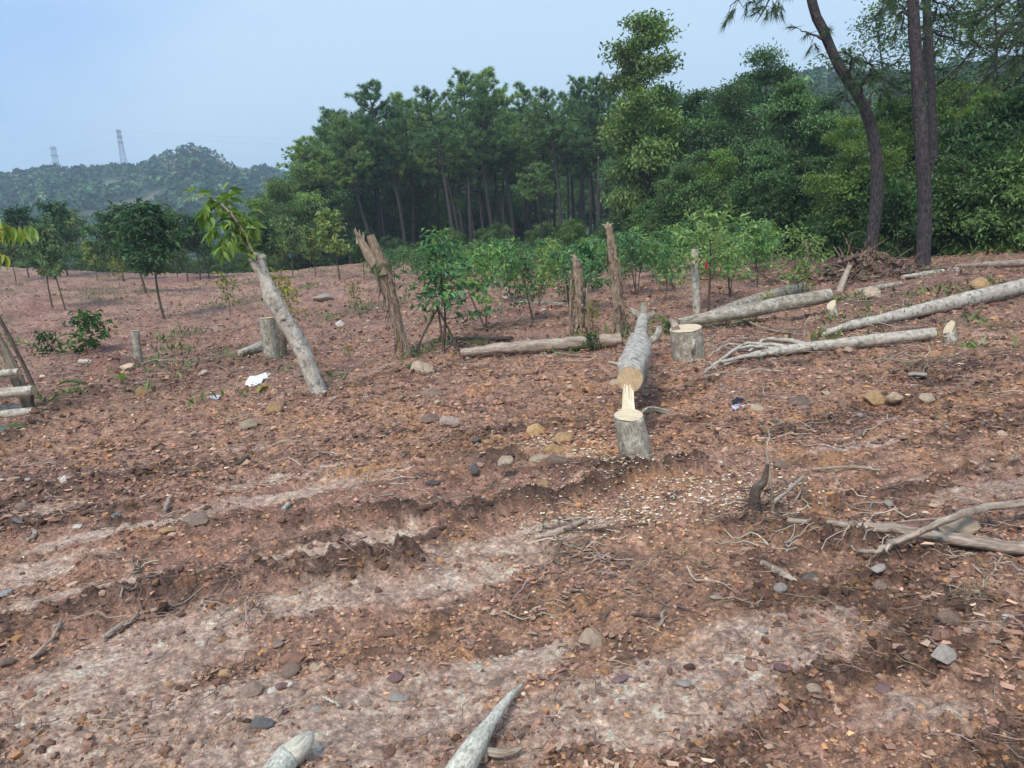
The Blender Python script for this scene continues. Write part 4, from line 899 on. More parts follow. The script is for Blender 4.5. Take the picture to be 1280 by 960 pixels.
a, c = G(1140, 342, .06), P(1118, 328, G(1140, 342)[1] + .3); log('branch', 'pale bare branch poking out of the brushwood heap', 'branch', [a, (a + c) / 2, c], [wr(3, a[1]), wr(4, a[1]), wr(5, a[1])], 'pale', (False, True), 8, .06, 10)
# brushwood heap
b = G(1085, 352); r = np.random.default_rng(21); mb = MB()
for i in range(420):
    p = b + np.array([r.normal(0, .75), r.normal(.35, .45), 0]); hmax = .62 * math.exp(-((p[0] - b[0]) / .8) ** 2 - ((p[1] - b[1] - .3) / .7) ** 2); p[2] = TZ(p[0], p[1]) + r.uniform(0, hmax)
    d = r.normal(0, 1, 3) * [1, 1, .45]; d = nrm(d) * r.uniform(.15, .5); k = vary((.60, .50, .42), 1, .4, r)[0]
    tube(mb, smoothline([p - d, p + r.normal(0, .05, 3), p + d], 5), np.array([.9, 1, .8, .6, .3]) * r.uniform(.004, .014), 4, k, cap=False)
o = mb.build('brushwood', M['driftwood'], loc=b); tag(o, 'tangled reddish brushwood and roots heaped by the curved pine', 'brush pile', kind='stuff')
mb = MB()
for i in range(900):
    p = b + np.array([r.normal(0, .8), r.normal(.35, .5), 0]); hmax = .5 * math.exp(-((p[0] - b[0]) / .9) ** 2 - ((p[1] - b[1] - .3) / .8) ** 2); p[2] = TZ(p[0], p[1]) + r.uniform(0, 1) * hmax
    vv, ff = OCT; mb.add(p + vv * r.uniform(.02, .09, 3) * r.uniform(.7, 1.3, (6, 1)), ff, vary((.15, .10, .075), 1, .35, r)[0])
o = mb.build('uprooted_soil', M['crumb'], loc=b); tag(o, 'dark clods of soil pushed up under the brushwood heap', 'soil heap', kind='stuff')

# stick fence corner at the frame edge
a = G(38, 512); Y = a[1]
log('leaning_pole', 'mossy thick pole leaning across the stacked sticks', 'pole', [down(a, .1), a, P(20, 470, Y), P(-4, 425, Y), P(-30, 380, Y)], [wr(16, Y), wr(15, Y), wr(15, Y), wr(14, Y), wr(13, Y)], 'brownbark', (False, False), 12, .1, 16)
a2 = G(46, 492); log('leaning_pole', 'thin dark stick slanting beside the mossy pole', 'pole', [down(a2, .1), a2, P(24, 445, a2[1]), P(-2, 395, a2[1]), P(-25, 355, a2[1])], [wr(5.5, Y), wr(5.5, Y), wr(5, Y), wr(5, Y), wr(4, Y)], 'stem', (False, False), 8, .06, 12)
b_ = G(41, 517); log('stake', 'short dark stake beside the stacked stick ends', 'stake', [down(b_, .08), b_, P(40, 484, b_[1])], [wr(5, Y), wr(5, Y), wr(4.5, Y)], 'stem', (False, True), 8, .06, 6)
for (x, y, xe, ye, w, lab, o_) in [(24, 465, -60, 472, 9, 'topmost short pole of the stacked sticks, crooked end showing', -.18), (42, 488, -60, 497, 12, 'thick barked pole across the leaning mossy pole', -.22), (30, 511, -60, 515, 10, 'pole near the bottom of the stacked sticks', -.05), (42, 514, -60, 524, 10, 'lowest pole of the stack, resting on the soil', -.28)]:
    e = P(x, y, Y + o_); f_ = P(xe, ye, Y + o_ + .05); log('pole', lab, 'pole', [e, (e + f_) / 2, f_], [wr(w, Y), wr(w * 1.05, Y), wr(w, Y)], 'pale', (True, True), 12, .08, 12)
a, c = G(160, 456, .05), G(100, 452, .05); Y = a[1]
log('small_pole', 'pale short pole lying beside the flat-topped stake', 'pole', [a, (a + c) / 2, c], [wr(7, Y), wr(8, Y), wr(7, Y)], 'pale', (True, True), 12, .06, 12)
a, c = G(158, 450, .04), G(118, 447, .04); log('small_pole', 'thin dark pole lying behind the pale short pole', 'pole', [a, (a + c) / 2, c], [wr(4, Y), wr(4, Y), wr(4, Y)], 'brownbark', (True, True), 8, .06, 10)

# dead branch in the foreground
g = [G(985, 650, .03), G(1060, 657, .04), G(1130, 664, .06), G(1200, 675, .055), G(1300, 686, .04)]; Y = g[1][1]
lr, sp, rd, v = log('dead_branch', 'long bare grey branch lying across the soil over a tan boulder', 'branch', g, [wr(7, Y), wr(10, Y), wr(13, Y), wr(15, Y), wr(16, Y)], 'driftwood', (False, False), 12, .12, 30, jit=.003)
g = [G(1072, 690, .02), G(1095, 689, .03), G(1110, 681, .07), G(1150, 665, .11), G(1185, 650, .14), G(1235, 634, .11), G(1300, 628, .08)]
lr, sp, rd, v = log('forked_branch', 'crooked tan branch lying over the long bare grey one', 'branch', g, [wr(5, Y), wr(6, Y), wr(8, Y), wr(8, Y), wr(9, Y), wr(11, Y), wr(11, Y)], 'driftwood', (False, False), 9, .12, 30, jit=.004)
sub(lr, g[0], [G(1112, 681, .08), G(1108, 688, .04), G(1112, 694, .02)], [.008, .006, .003], 'twig', 'driftwood'); sub(lr, g[0], [G(1194, 645, .14), G(1196, 640, .17), G(1193, 634, .2)], [.016, .014, .010], 'knot', 'driftwood')
sub(lr, g[0], [G(1192, 648, .13), G(1150, 650, .07), G(1100, 655, .05), G(1060, 652, .03)], [.008, .006, .005, .003], 'twig', 'driftwood')
# root snag with upright twigs
b = G(948, 645); Y = b[1]; r = np.random.default_rng(33)
lr, sp, rd, v = log('root_stub', 'gnarled dark root standing up with wiry rootlets beside the dead branch', 'root', [down(b, .06), P(943, 632, Y), P(946, 612, Y), P(955, 602, Y), P(960, 580, Y)], [wr(18, Y), wr(20, Y), wr(13, Y), wr(9, Y), wr(4, Y)], 'stem', (False, False), 10, .3, 18)
sub(lr, down(b, .06), [P(966, 648, Y), P(965, 620, Y), P(962, 590, Y), P(958, 560, Y + .05), P(962, 545, Y + .1), P(958, 530, Y + .12)], [.012, .010, .008, .005, .004, .002], 'root_twig', 'driftwood', 6)
sub(lr, down(b, .06), [P(966, 628, Y), P(985, 613, Y + .1), P(1002, 597, Y + .15), P(1007, 590, Y + .15)], [.014, .012, .010, .003], 'root_twig', 'driftwood', 6)
sub(lr, down(b, .06), [P(1004, 600, Y + .15), P(1000, 615, Y + .15), P(994, 626, Y + .1)], [.009, .007, .004], 'root_twig', 'driftwood', 6)
sub(lr, down(b, .06), [P(966, 645, Y), P(930, 641, Y), P(905, 643, Y - .03), P(880, 652, Y - .1)], [.008, .007, .005, .003], 'root_twig', 'driftwood', 6)
for i in range(26):
    p = np.array([b[0] + r.normal(0, .06), b[1] + r.normal(0, .05), b[2] + r.uniform(0, .16)]); d = nrm(r.normal(0, 1, 3) * [1, 1, .5]) * r.uniform(.06, .22); e = p + d; e[2] = max(e[2], TZ(e[0], e[1]) + .004)
    sub(lr, down(b, .06), [p, (p + e) / 2 + r.normal(0, .015, 3), e], [.004, .003, .0015], 'rootlet', 'stem', 4, 0, 6)
# broken wood pieces
def stick(label, px, w, bark='driftwood', name='stick', cuts=(False, False), lift=.02, jit=.002):
    g = [G(x, y, lift) for x, y in px]; Y = g[0][1]
    return log(name, label, 'stick', g, [wr(k, Y) for k in w], bark, cuts, 9, .14, 14, jit=jit)
stick('pale broken stick of bare wood beside a blue-grey stone', [(952, 703), (966, 711), (982, 720), (998, 726)], [7, 11, 10, 3])
stick('short curved bleached stick on the dark clods', [(205, 640), (208, 632), (213, 620)], [5, 6, 5])
stick('crooked small white root end in the mud', [(34, 674), (42, 672), (43, 664), (40, 661)], [5, 5, 6, 3])
stick('forked thin twig with a pale tip', [(790, 768), (815, 770), (830, 771)], [4, 4, 4], 'stem'); stick('short pale twig fork beside the thin dark twig', [(824, 782), (828, 776), (827, 768), (832, 762)], [5, 5, 4, 3])
stick('pale twisted root lying over the grooved mud', [(128, 798), (140, 790), (155, 780), (160, 778)], [5, 9, 7, 4]); stick('thin curling rootlet beside the pale twisted root', [(155, 782), (165, 775), (172, 763)], [4, 3, 2])
stick('thin crooked grey root lying across pale mud', [(38, 822), (55, 808), (70, 790), (77, 772)], [5, 5, 4, 3]); stick('white splinter of wood among pebbles', [(404, 871), (414, 876), (425, 882)], [4, 4, 4], 'pale')
stick('tan splintered wood strip on the track edge', [(668, 672), (700, 663), (735, 648)], [6, 9, 5]); stick('thin long twig half sunk in the track', [(680, 660), (740, 662), (810, 655)], [3, 3, 2], 'stem')
stick('dark flat wood strip lying on the litter', [(295, 580), (303, 575), (310, 571)], [6, 8, 5], 'stem'); stick('small bleached stick on the yellowish mud', [(354, 638), (358, 633), (362, 629)], [6, 7, 5], 'pale')
stick('pale stick fallen by the rocky patch', [(1015, 586), (1070, 584), (1100, 588)], [3, 4, 3]); stick('thin pale root on the rust-red soil', [(800, 516), (820, 513), (838, 518)], [4, 4, 3]); stick('dry twig lying on purple litter', [(880, 470), (930, 462), (980, 465)], [3, 4, 3]); stick('dark stick lying on the far field', [(560, 423), (600, 424), (640, 423)], [5, 6, 5], 'stem')
stick('long thin stick on the field beyond the weathered log', [(650, 379), (675, 380), (705, 381)], [5, 6, 5], 'bark'); stick('bare twig lying near the wide stump', [(930, 400), (960, 412), (990, 416)], [3, 3, 2]); stick('arched bare twig beside the sawn log', [(1005, 420), (1008, 402), (1022, 398), (1038, 410)], [3, 3, 3, 2])
# wet pale branch ends at the bottom edge
g = [G(340, 975, .05), G(358, 948, .055), G(377, 931, .06), G(386, 921, .06)]; Y = g[0][1]
log('branch_end', 'smooth pale greenish branch end pointing up the slope', 'branch', g, [wr(42, Y), wr(38, Y), wr(32, Y), wr(18, Y)], 'lichen', (False, False), 16, .05, 20)
g = [G(560, 985, .05), G(590, 938, .06), G(612, 905, .06), G(638, 870, .045), G(652, 857, .03)]; Y = g[0][1]
lr, sp, rd, v = log('forked_stick', 'pale forked branch tapering to a bare brown point', 'branch', g, [wr(42, Y), wr(36, Y), wr(20, Y), wr(12, Y), wr(5, Y)], 'lichen', (False, False), 16, .08, 26)
sub(lr, g[0], [G(604, 938, .03), G(622, 942, .03), G(640, 940, .03), G(654, 934, .03)], [.014, .015, .012, .006], 'fork', 'driftwood'); sub(lr, g[0], [G(616, 905, .06), G(606, 925, .05), G(604, 950, .03)], [.016, .018, .014], 'fork', 'driftwood')

# the overhanging sapling at the frame edge, with yellow-green leaves
b = G(-52, 560); root = empty('sapling', b, 'sapling with large drooping yellow-green leaves hanging over the stick fence', 'sapling'); Y = b[1]
stp = [down(b, .1), b, P(-60, 420, Y), P(-66, 330, Y), P(-70, 280, Y)]; sub(root, b, stp, [.016, .014, .012, .008], 'stem', 'stem', 7, .05, 14)
r = np.random.default_rng(44)
for q in ([P(-66, 330, Y), P(-30, 300, Y - .1), P(10, 285, Y - .15), P(38, 282, Y - .2)], [P(-68, 300, Y), P(-35, 280, Y), P(-5, 275, Y - .1), P(15, 284, Y - .1)], [P(-66, 340, Y), P(-40, 320, Y), P(-15, 312, Y - .1), P(5, 318, Y - .1)]):
    q = smoothline(q, 12); sub(root, b, q, [.007, .004, .002], 'branch', 'stem', 5, 0, 12)
    for i in range(3, 12, 1):
        for s in range(2): put_leaf(root, b, q[i], np.array([r.uniform(-.3, .6), r.normal(0, .5), -1 + r.normal(0, .3)]), r.uniform(.14, .23), LEAFS[r.choice(4, p=[.25, .35, .1, .3])], r.normal(0, .7))
# fallen fresh leaf blades
def blade(label, p0, p1, w, c):
    a, e = G(*p0, .02), G(*p1, .02); mb = MB(); t = np.linspace(0, 1, 9); hw = np.sin(np.pi * np.clip(t * .93 + .05, 0, 1)) ** .7 * w / 2; d = e - a; s = nrm(np.cross(d, [0, 0, 1])); ln = np.outer(1 - t, a) + np.outer(t, e)
    ln[:, 2] += .03 * np.sin(t * 5); l = ln + s * hw[:, None] + np.outer(hw, [0, 0, .5]); q = ln - s * hw[:, None] + np.outer(hw, [0, 0, .35]); v = np.stack([l, ln, q], 1).reshape(-1, 3)
    f = [[i * 3 + k, i * 3 + k + 1, i * 3 + k + 4, i * 3 + k + 3] for i in range(8) for k in (0, 1)]; mb.add(v, f, c); o = mb.build('fallen_leaf', M['bigleaf'], smooth=True, loc=a); tag(o, label, 'leaf')
blade('long green leaf blade lying flat near the stick stack', (72, 482), (116, 478), .16, (.09, .17, .05)); blade('shorter green leaf lying on the soil below the stake', (140, 475), (160, 472), .12, (.10, .22, .05)); blade('grey-green curled leaf on the soil under the stick stack', (-5, 545), (30, 528), .14, (.24, .28, .2)); blade('green leaf blade at the foot of the shredded snag', (510, 461), (528, 456), .1, (.08, .16, .04)); blade('small yellowing leaf under the white rag', (322, 490), (336, 481), .08, (.3, .28, .08))
# rags
def rag(label, px, py, w, d, c, seed, cat='rag', m='attr'):
    b = G(px, py, .0); mb = MB(); n = 18; U, V_ = np.meshgrid(np.linspace(-1, 1, n), np.linspace(-1, 1, n)); u, v = U.ravel(), V_.ravel(); k = 1 + .3 * fbm(u, v, .9, 2, seed)
    x = b[0] + u * w / 2 * k; y = b[1] + v * d / 2 * k; z = terrain(x, y) + .012 + .35 * w * np.maximum(0, 1 - u * u - v * v) * .35 + .22 * w * np.maximum(0, fbm(u, v, 1.3, 3, seed + 5)) ** .8
    i = np.arange(n - 1)[:, None] * n; j = np.arange(n - 1)[None, :]; f = np.stack([i + j, i + j + 1, i + n + j + 1, i + n + j], -1).reshape(-1, 4)
    keep = (u ** 2 + v ** 2 < 1.25)[f].all(1); mb.add(np.stack([x, y, z], 1), f[keep], c); o = mb.build('rag', M[m], smooth=True, loc=b); tag(o, label, cat)
rag('crumpled white plastic rag on the soil below the leaning log', 321, 477, .24, .3, (.72, .76, .78), 1); rag('crumpled dark blue cloth scrap on the rust-red soil', 922, 503, .10, .16, (.02, .025, .04), 2); rag('pale blue plastic scrap under the dark cloth', 923, 511, .09, .09, (.42, .47, .56), 3); rag('small grey-white plastic scrap on the dark litter', 268, 499, .13, .14, (.5, .5, .53), 4); rag('clear bluish plastic scrap beside the dead branch', 1050, 661, .06, .07, (.40, .41, .44), 6); rag('dark grey cloth strip draped over the dead branch', 1182, 672, .06, .2, (.16, .16, .18), 8); rag('blue-grey plastic shred in the mud', 145, 648, .05, .07, (.17, .165, .16), 9); rag('flat grey plastic shred by the muddy edge', 25, 655, .07, .06, (.15, .145, .14), 10); rag('bluish sheet of wet plastic at the muddy edge', 5, 745, .09, .08, (.26, .25, .24), 12)

# ---------------------------------------------------------------- stones
RK = []
for i in range(10):
    r = np.random.default_rng(200 + i); v, f = ICO3; v = v.copy()
    for k in range(9):
        d = nrm(r.normal(size=3)); lim = r.uniform(.5, .85); ex = v @ d - lim; v = v - np.maximum(ex, 0)[:, None] * d * .92
    v = v * (1 + .10 * fbm(v[:, 0] * 2 + 5, v[:, 1] * 2 + v[:, 2] * 1.7, 1.2, 3, i + 7))[:, None]; v = v / np.abs(v).max(0)
    mb = MB(); mb.add(v, f); o = mb.build('stone', M['rock'], smooth=False); RK.append(o.data); bpy.data.objects.remove(o)
COLS = dict(ochre=(.46, .29, .14), tan=(.50, .38, .26), rust=(.30, .16, .105), purple=(.22, .13, .12), grey=(.38, .33, .28), slate=(.14, .125, .115), white=(.68, .63, .54), brown=(.27, .19, .14), pink=(.50, .37, .30))
def stone(px, py, w, c, label, group=None, h=.6, k=None, cat='stone', rz=None):
    b = G(px, py); R_ = wr(w, b[1]) ; o = bpy.data.objects.new('boulder' if R_ > .13 else 'stone', RK[random.randrange(10) if k is None else k]); COL.objects.link(o)
    hh = R_ * h; o.location = (b[0], b[1], b[2] + hh * (.42 if group is None else .22)); o.scale = (R_, R_ * random.uniform(.65, 1), hh); o.rotation_euler = (random.uniform(-.2, .2), random.uniform(-.2, .2), random.uniform(-.5, .5) if rz is None else rz)
    j = math.exp(random.gauss(0, .12)); o.color = (*[min(1, q * j) for q in COLS[c]], 1); tag(o, label, cat, group); return o
for a in [(405, 377, 28, 'grey', 'flat grey boulder on the field behind the leaning log', .5), (562, 532, 28, 'pink', 'blocky pinkish stone on the rocky patch', .75), (538, 526, 24, 'brown', 'dark brown stone beside the blocky pinkish one', .6), (674, 575, 28, 'tan', 'flat pale tan stone on the rocky patch', .4), (632, 580, 22, 'tan', 'rounded tan stone beside the flat pale tan one', .8), (592, 590, 15, 'slate', 'upright dark slate stone in the rust-red soil', 1.2), (596, 553, 14, 'slate', 'blue-grey slate stone near the wood chips', .8), (541, 606, 20, 'slate', 'flat black slate on the track edge', .5), (500, 631, 10, 'white', 'tiny white block on the track edge', 1.), (604, 624, 11, 'white', 'cream pebble above the clod ridge', .8), (680, 610, 18, 'ochre', 'ochre stone with a split face above the clod ridge', .8), (704, 552, 26, 'ochre', 'ochre lump at the edge of the wood chips', .8),
          (1092, 502, 30, 'ochre', 'large rounded ochre stone on the rocky bank', .7), (1118, 500, 22, 'tan', 'tan stone touching the large rounded ochre one', .7), (1160, 502, 26, 'tan', 'broad tan stone on the rocky bank', .7), (1146, 470, 24, 'grey', 'flat pale grey stone on dark litter', .35), (944, 514, 22, 'tan', 'tan stone beside the dark cloth scrap', .7), (1137, 497, 10, 'slate', 'small blue-grey stone between ochre ones', .8), (1178, 822, 38, 'grey', 'pale grey angular stone lying on smooth mud', .6), (1012, 724, 22, 'slate', 'blue-grey stone beside the broken stick', .5), (976, 740, 20, 'grey', 'pale grey knobbly stone below the broken stick', .9), (1186, 776, 30, 'brown', 'rounded brown stone with dry grass beside it', .7), (1200, 670, 54, 'tan', 'large tan boulder under the dead branch', .75), (1112, 632, 14, 'grey', 'small light grey stone in the litter behind the dead branch', .9), (975, 586, 22, 'brown', 'olive-brown stone behind the gnarled root', .8), (246, 655, 40, 'brown', 'wide grey-brown stone sunk in the mud', .5), (210, 665, 22, 'ochre', 'ochre stone at the end of the wide sunk one', .5), (82, 603, 13, 'white', 'cream stone standing on dark clods', 1.1), (314, 866, 32, 'brown', 'large grey-brown stone among yellow pebbles', .6), (328, 906, 32, 'slate', 'flat blue-grey stone near the branch end', .4), (365, 826, 36, 'rust', 'long red-brown stone on the gravelly slope', .5), (283, 846, 20, 'ochre', 'upright ochre flake beside the long red-brown stone', .9), (352, 860, 18, 'purple', 'dark purple stone with white chips either side', .7), (341, 864, 16, 'white', 'cream chip beside the dark purple stone', .5), (363, 858, 10, 'white', 'thin white chip on the other side of the dark purple stone', .9), (395, 889, 22, 'grey', 'flaky pale grey chip among pebbles', .4), (497, 873, 28, 'grey', 'flat thin grey slate flake', .2), (459, 880, 22, 'brown', 'olive-brown flat stone beside the slate flake', .4), (97, 660, 14, 'white', 'white shell-like chip on the mud', .6), (857, 855, 28, 'grey', 'flat bluish stone sunk in the track', .3), (775, 850, 30, 'purple', 'flat purplish stone by the track', .3), (1105, 860, 34, 'purple', 'broad flat purplish-red stone sunk in the track', .3), (1045, 848, 24, 'rust', 'flat pinkish-red stone sunk in the track', .3), (940, 833, 24, 'rust', 'pair-like rust stone beside the flat pinkish one', .4), (955, 791, 14, 'grey', 'pale oval stone above the sunk pinkish ones', .6), (1260, 774, 18, 'white', 'white angular chip by the dry grass', .6), (1100, 735, 26, 'brown', 'round brown stone in the damp soil below the branch', .7), (1098, 712, 24, 'grey', 'bluish grey flat stone below the dead branch', .4), (160, 462, 20, 'tan', 'tan stone beside the short pole', .7), (178, 494, 16, 'ochre', 'upright ochre lump on dark soil', 1.2), (255, 470, 18, 'pink', 'pinkish stone above the dark litter', .6), (343, 515, 22, 'ochre', 'ochre lump below the leaning log', .9), (312, 536, 26, 'tan', 'tan blocky stone at the edge of the orange clay', .8), (425, 408, 12, 'white', 'round white stone on the far field', .9), (1090, 370, 22, 'tan', 'round ochre boulder up on the bank', .8), (1225, 362, 26, 'ochre', 'ochre boulder beyond the long pale log', .9)]:
    stone(*a[:5], None, a[5])
r_ = random.Random(17); GL = dict(ochre='ochre yellow stone strewn over the torn soil', tan='light tan stone strewn over the torn soil', rust='rust-red stone strewn over the torn soil', purple='dull purple stone strewn over the torn soil', grey='light grey stone strewn over the torn soil', brown='brown earthy stone strewn over the torn soil', white='whitish chip of stone strewn over the torn soil')
zones = [((420, 770, 455, 590), 75, (9, 20), 'ochre tan rust brown pink'), ((840, 1280, 480, 610), 80, (9, 22), 'ochre tan rust brown grey'), ((0, 420, 470, 600), 26, (8, 16), 'ochre brown tan white'), ((200, 700, 740, 955), 62, (10, 22), 'ochre rust purple brown tan'), ((700, 1280, 690, 955), 78, (10, 24), 'rust purple brown grey tan'), ((0, 300, 620, 955), 22, (10, 20), 'ochre brown grey purple'), ((950, 1280, 350, 460), 22, (7, 15), 'ochre tan rust'), ((430, 760, 370, 440), 14, (6, 12), 'tan white brown')]
for (x0, x1, y0, y1), n, (w0, w1), cs in zones:
    for i in range(int(n * .46)):
        c = r_.choice(cs.split()); c = 'tan' if c == 'pink' else c
        if i % 5 == 0: hx, hy = r_.uniform(x0, x1), r_.uniform(y0, y1)
        qx, qy = (r_.uniform(x0, x1), r_.uniform(y0, y1)) if i % 3 == 2 else (min(x1, max(x0, r_.gauss(hx, 45))), min(y1, max(y0, r_.gauss(hy, 18))))
        stone(qx, qy, min(w1 * 1.5, w0 * .75 * r_.paretovariate(2.2)), c, GL[c], c + ' stones strewn over the soil', r_.uniform(.4, .9))

# ---------------------------------------------------------------- loose ground cover
def spots(n, r0, r1, seed, a=44, pw=0.):
    r = np.random.default_rng(seed); az = r.uniform(R(-a), R(a), n); u = r.uniform(size=n)
    rr = r0 * (r1 / r0) ** (u ** (1 + pw)); x, y = rr * np.sin(az), rr * np.cos(az); z, q = terrain(x, y, True); return r, x, y, z, q, rr
def rough_pick(r, q, base=.22, rid=.8): return r.uniform(size=len(q['mud'])) < (1 - .80 * q['mud']) * (base + (1 - base) * ss(-.25, .35, q['lump'])) + rid * q['ridge']
PALC = np.array([(.24, .152, .11), (.30, .185, .125), (.16, .105, .082), (.38, .23, .125), (.25, .155, .13), (.105, .07, .056), (.36, .27, .21)]) * np.array([1.4, 1.3, 1.2])
def bits(name, n, shape, s0, s1, seed, pal, flat=.7, sink=.25, r0=1.6, r1=22, label='', cat='', matn='crumb', jit=.35, dark_ridge=True, rpick=True, pal_s=.22, grow=.5, mask=None, clump=False):
    r, x, y, z, q, rr = spots(n, r0, r1, seed); k = rough_pick(r, q) if rpick else np.ones(n, bool)
    if clump: k &= r.uniform(size=len(k)) < np.clip((.12 + 1.1 * ss(-.15, .35, fbm(x, y, 1.1, 3, 811))) * (1 - .7 * q['mud']), 0, 1) * (1 - .6 * q['ridge'])
    if mask is not None: k &= mask(x, y, r)
    x, y, z, rr, rid = x[k], y[k], z[k], rr[k], q['ridge'][k]; n = len(x)
    s = np.exp(r.uniform(math.log(s0), math.log(s1), n)) * (rr / 3.0) ** grow; V, Fc = shape; m = len(V)
    a = r.uniform(0, 6.28, n); ca, sa = np.cos(a), np.sin(a); v = V[None] * (1 + jit * r.normal(size=(n, m, 1))) * np.stack([np.ones(n), r.uniform(.55, 1, n), flat * r.uniform(.6, 1.2, n)], 1)[:, None, :]
    t1 = r.normal(0, .35, (n, 1)); v = np.stack([v[..., 0], v[..., 1] - v[..., 2] * t1, v[..., 2] + v[..., 1] * t1], -1)
    v = np.stack([v[..., 0] * ca[:, None] - v[..., 1] * sa[:, None], v[..., 0] * sa[:, None] + v[..., 1] * ca[:, None], v[..., 2]], -1) * s[:, None, None]
    v += np.stack([x, y, z + s * flat * (.5 - sink)], 1)[:, None, :]
    pal = np.array(pal); c = pal[r.integers(0, len(pal), n)] * np.exp(r.normal(0, pal_s, (n, 1)))
    if name == 'gravel': c = c * .6 + np.array([.36, .23, .16]) * .4
    if dark_ridge: c = c * (1 - .62 * rid[:, None])
    mb = MB(); mb.add(v.reshape(-1, 3), (Fc[None] + (np.arange(n) * m)[:, None, None]).reshape(-1, Fc.shape[1]), np.repeat(np.clip(c * np.array([1.05, .98, .93]), .01, .8), m, 0)); o = mb.build(name, M[matn]); tag(o, label, cat, kind='stuff'); return o
bits('soil_crumbs', 100000, OCT, .003, .014, 301, PALC, label='crumbled reddish brown soil covering the cleared ground', cat='soil', grow=.3)
bits('soil_clods', 14000, ICO1, .008, .026, 302, PALC * .8, mask=lambda x, y, r: r.uniform(size=len(x)) < .12 + .88 * np.maximum(ridge_mask(x, y)[0], humus_mask(x, y)), label='dark lumpy clods of torn soil on the ground', cat='soil', jit=.16)
STC = [(.44, .28, .14), (.46, .35, .24), (.28, .15, .10), (.22, .13, .12), (.33, .27, .225), (.28, .19, .13), (.58, .52, .42), (.34, .20, .13)]
bits('gravel', 9000, ICO1, .0045, .015, 303, STC, .6, .38, clump=True, label='small mixed pebbles scattered through the soil', cat='gravel', matn='pebble', jit=.13, dark_ridge=False, rpick=False)
QUAD = (np.array([[-1, -.5, 0], [1, -.4, .12], [.9, .5, 0], [-.8, .45, .1]]), np.array([[0, 1, 2, 3]]))
LIT = [(.30, .19, .13), (.20, .125, .09), (.36, .25, .175), (.29, .165, .13), (.14, .09, .07), (.40, .30, .22), (.34, .20, .14), (.25, .16, .12)]
bits('leaf_litter', 60000, QUAD, .006, .022, 304, LIT, 1.0, -.2, r0=2.0, r1=45, label='dry purplish brown leaf and bark litter over the field', cat='litter', matn='litter', jit=.2, dark_ridge=False, pal_s=.3, grow=.4, clump=True)
def chipmask(x, y, r):
    m = np.zeros_like(x)
    for px, py, sx, sy in [(655, 555, .30, .2), (760, 560, .25, .3), (740, 545, .15, .2), (860, 610, .5, .28), (900, 625, .5, .22), (790, 590, .3, .12), (1160, 425, .22, .35), (990, 392, .35, .4), (1030, 398, .3, .4), (780, 640, .5, .2)]:
        g = G(px, py); m = np.maximum(m, np.exp(-((x - g[0]) / sx) ** 2 - ((y - g[1]) / sy) ** 2))
    return r.uniform(size=len(x)) < m * .9
bits('wood_chips', 90000, QUAD, .004, .011, 305, [(.74, .62, .42), (.82, .74, .56), (.66, .54, .36)], 1.6, -.3, r0=3.5, r1=19, label='pale sawdust and wood chips spilled round the fresh cuts', cat='sawdust', matn='litter', jit=.2, dark_ridge=False, rpick=False, grow=.45, mask=chipmask)
bits('field_litter', 66000, QUAD, .0045, .017, 314, LIT + [(.16, .09, .08), (.10, .07, .055), (.13, .08, .07), (.20, .10, .10), (.24, .13, .12)], 1.4, -.25, r0=5.5, r1=46, label='shredded bark and dead leaves strewn over the far field', cat='litter', matn='litter', jit=.25, dark_ridge=False, rpick=False, pal_s=.4, grow=.4)
bits('field_clods', 12000, OCT, .010, .030, 315, PALC * .8, label='dark clods ploughed up over the far field', cat='soil', r0=5.5, r1=44, jit=.3, rpick=False, grow=.35)
# twigs and rootlets
def rootlets():
    r, x, y, z, q, rr = spots(9000, 1.7, 22, 306); mb = MB(); k = r.uniform(size=len(x)) < .12 + .88 * q['ridge']; T3 = np.array([0, 2.1, 4.2])
    for i in np.nonzero(k)[0]:
        L = r.uniform(.02, .085) * (rr[i] / 3) ** .45; a = r.uniform(0, 6.28); d = np.array([math.cos(a), math.sin(a), 0]); s = np.array([-d[1], d[0], 0]); t = np.linspace(-1, 1, 5)
        p = np.array([x[i], y[i], 0]) + np.outer(t * L, d) + np.outer(r.normal(0, .12, 5) * L, s); p[:, 2] = z[i] + .004 + np.abs(r.normal(0, .006, 5)) + .02 * rr[i] / 6
        w = r.uniform(.0007, .0020) * (rr[i] / 3) ** .5; c = vary(((.28, .20, .15), (.13, .09, .07), (.08, .055, .045), (.10, .07, .055), (.36, .28, .21))[r.integers(0, 5)], 1, .2, r)[0]
        tube(mb, p, w * np.array([.7, 1, 1, .8, .4]), 3, c, cap=False)
    o = mb.build('rootlets', M['litter']); tag(o, 'thin torn rootlets and twigs littering the soil', 'twigs', kind='stuff')
rootlets()
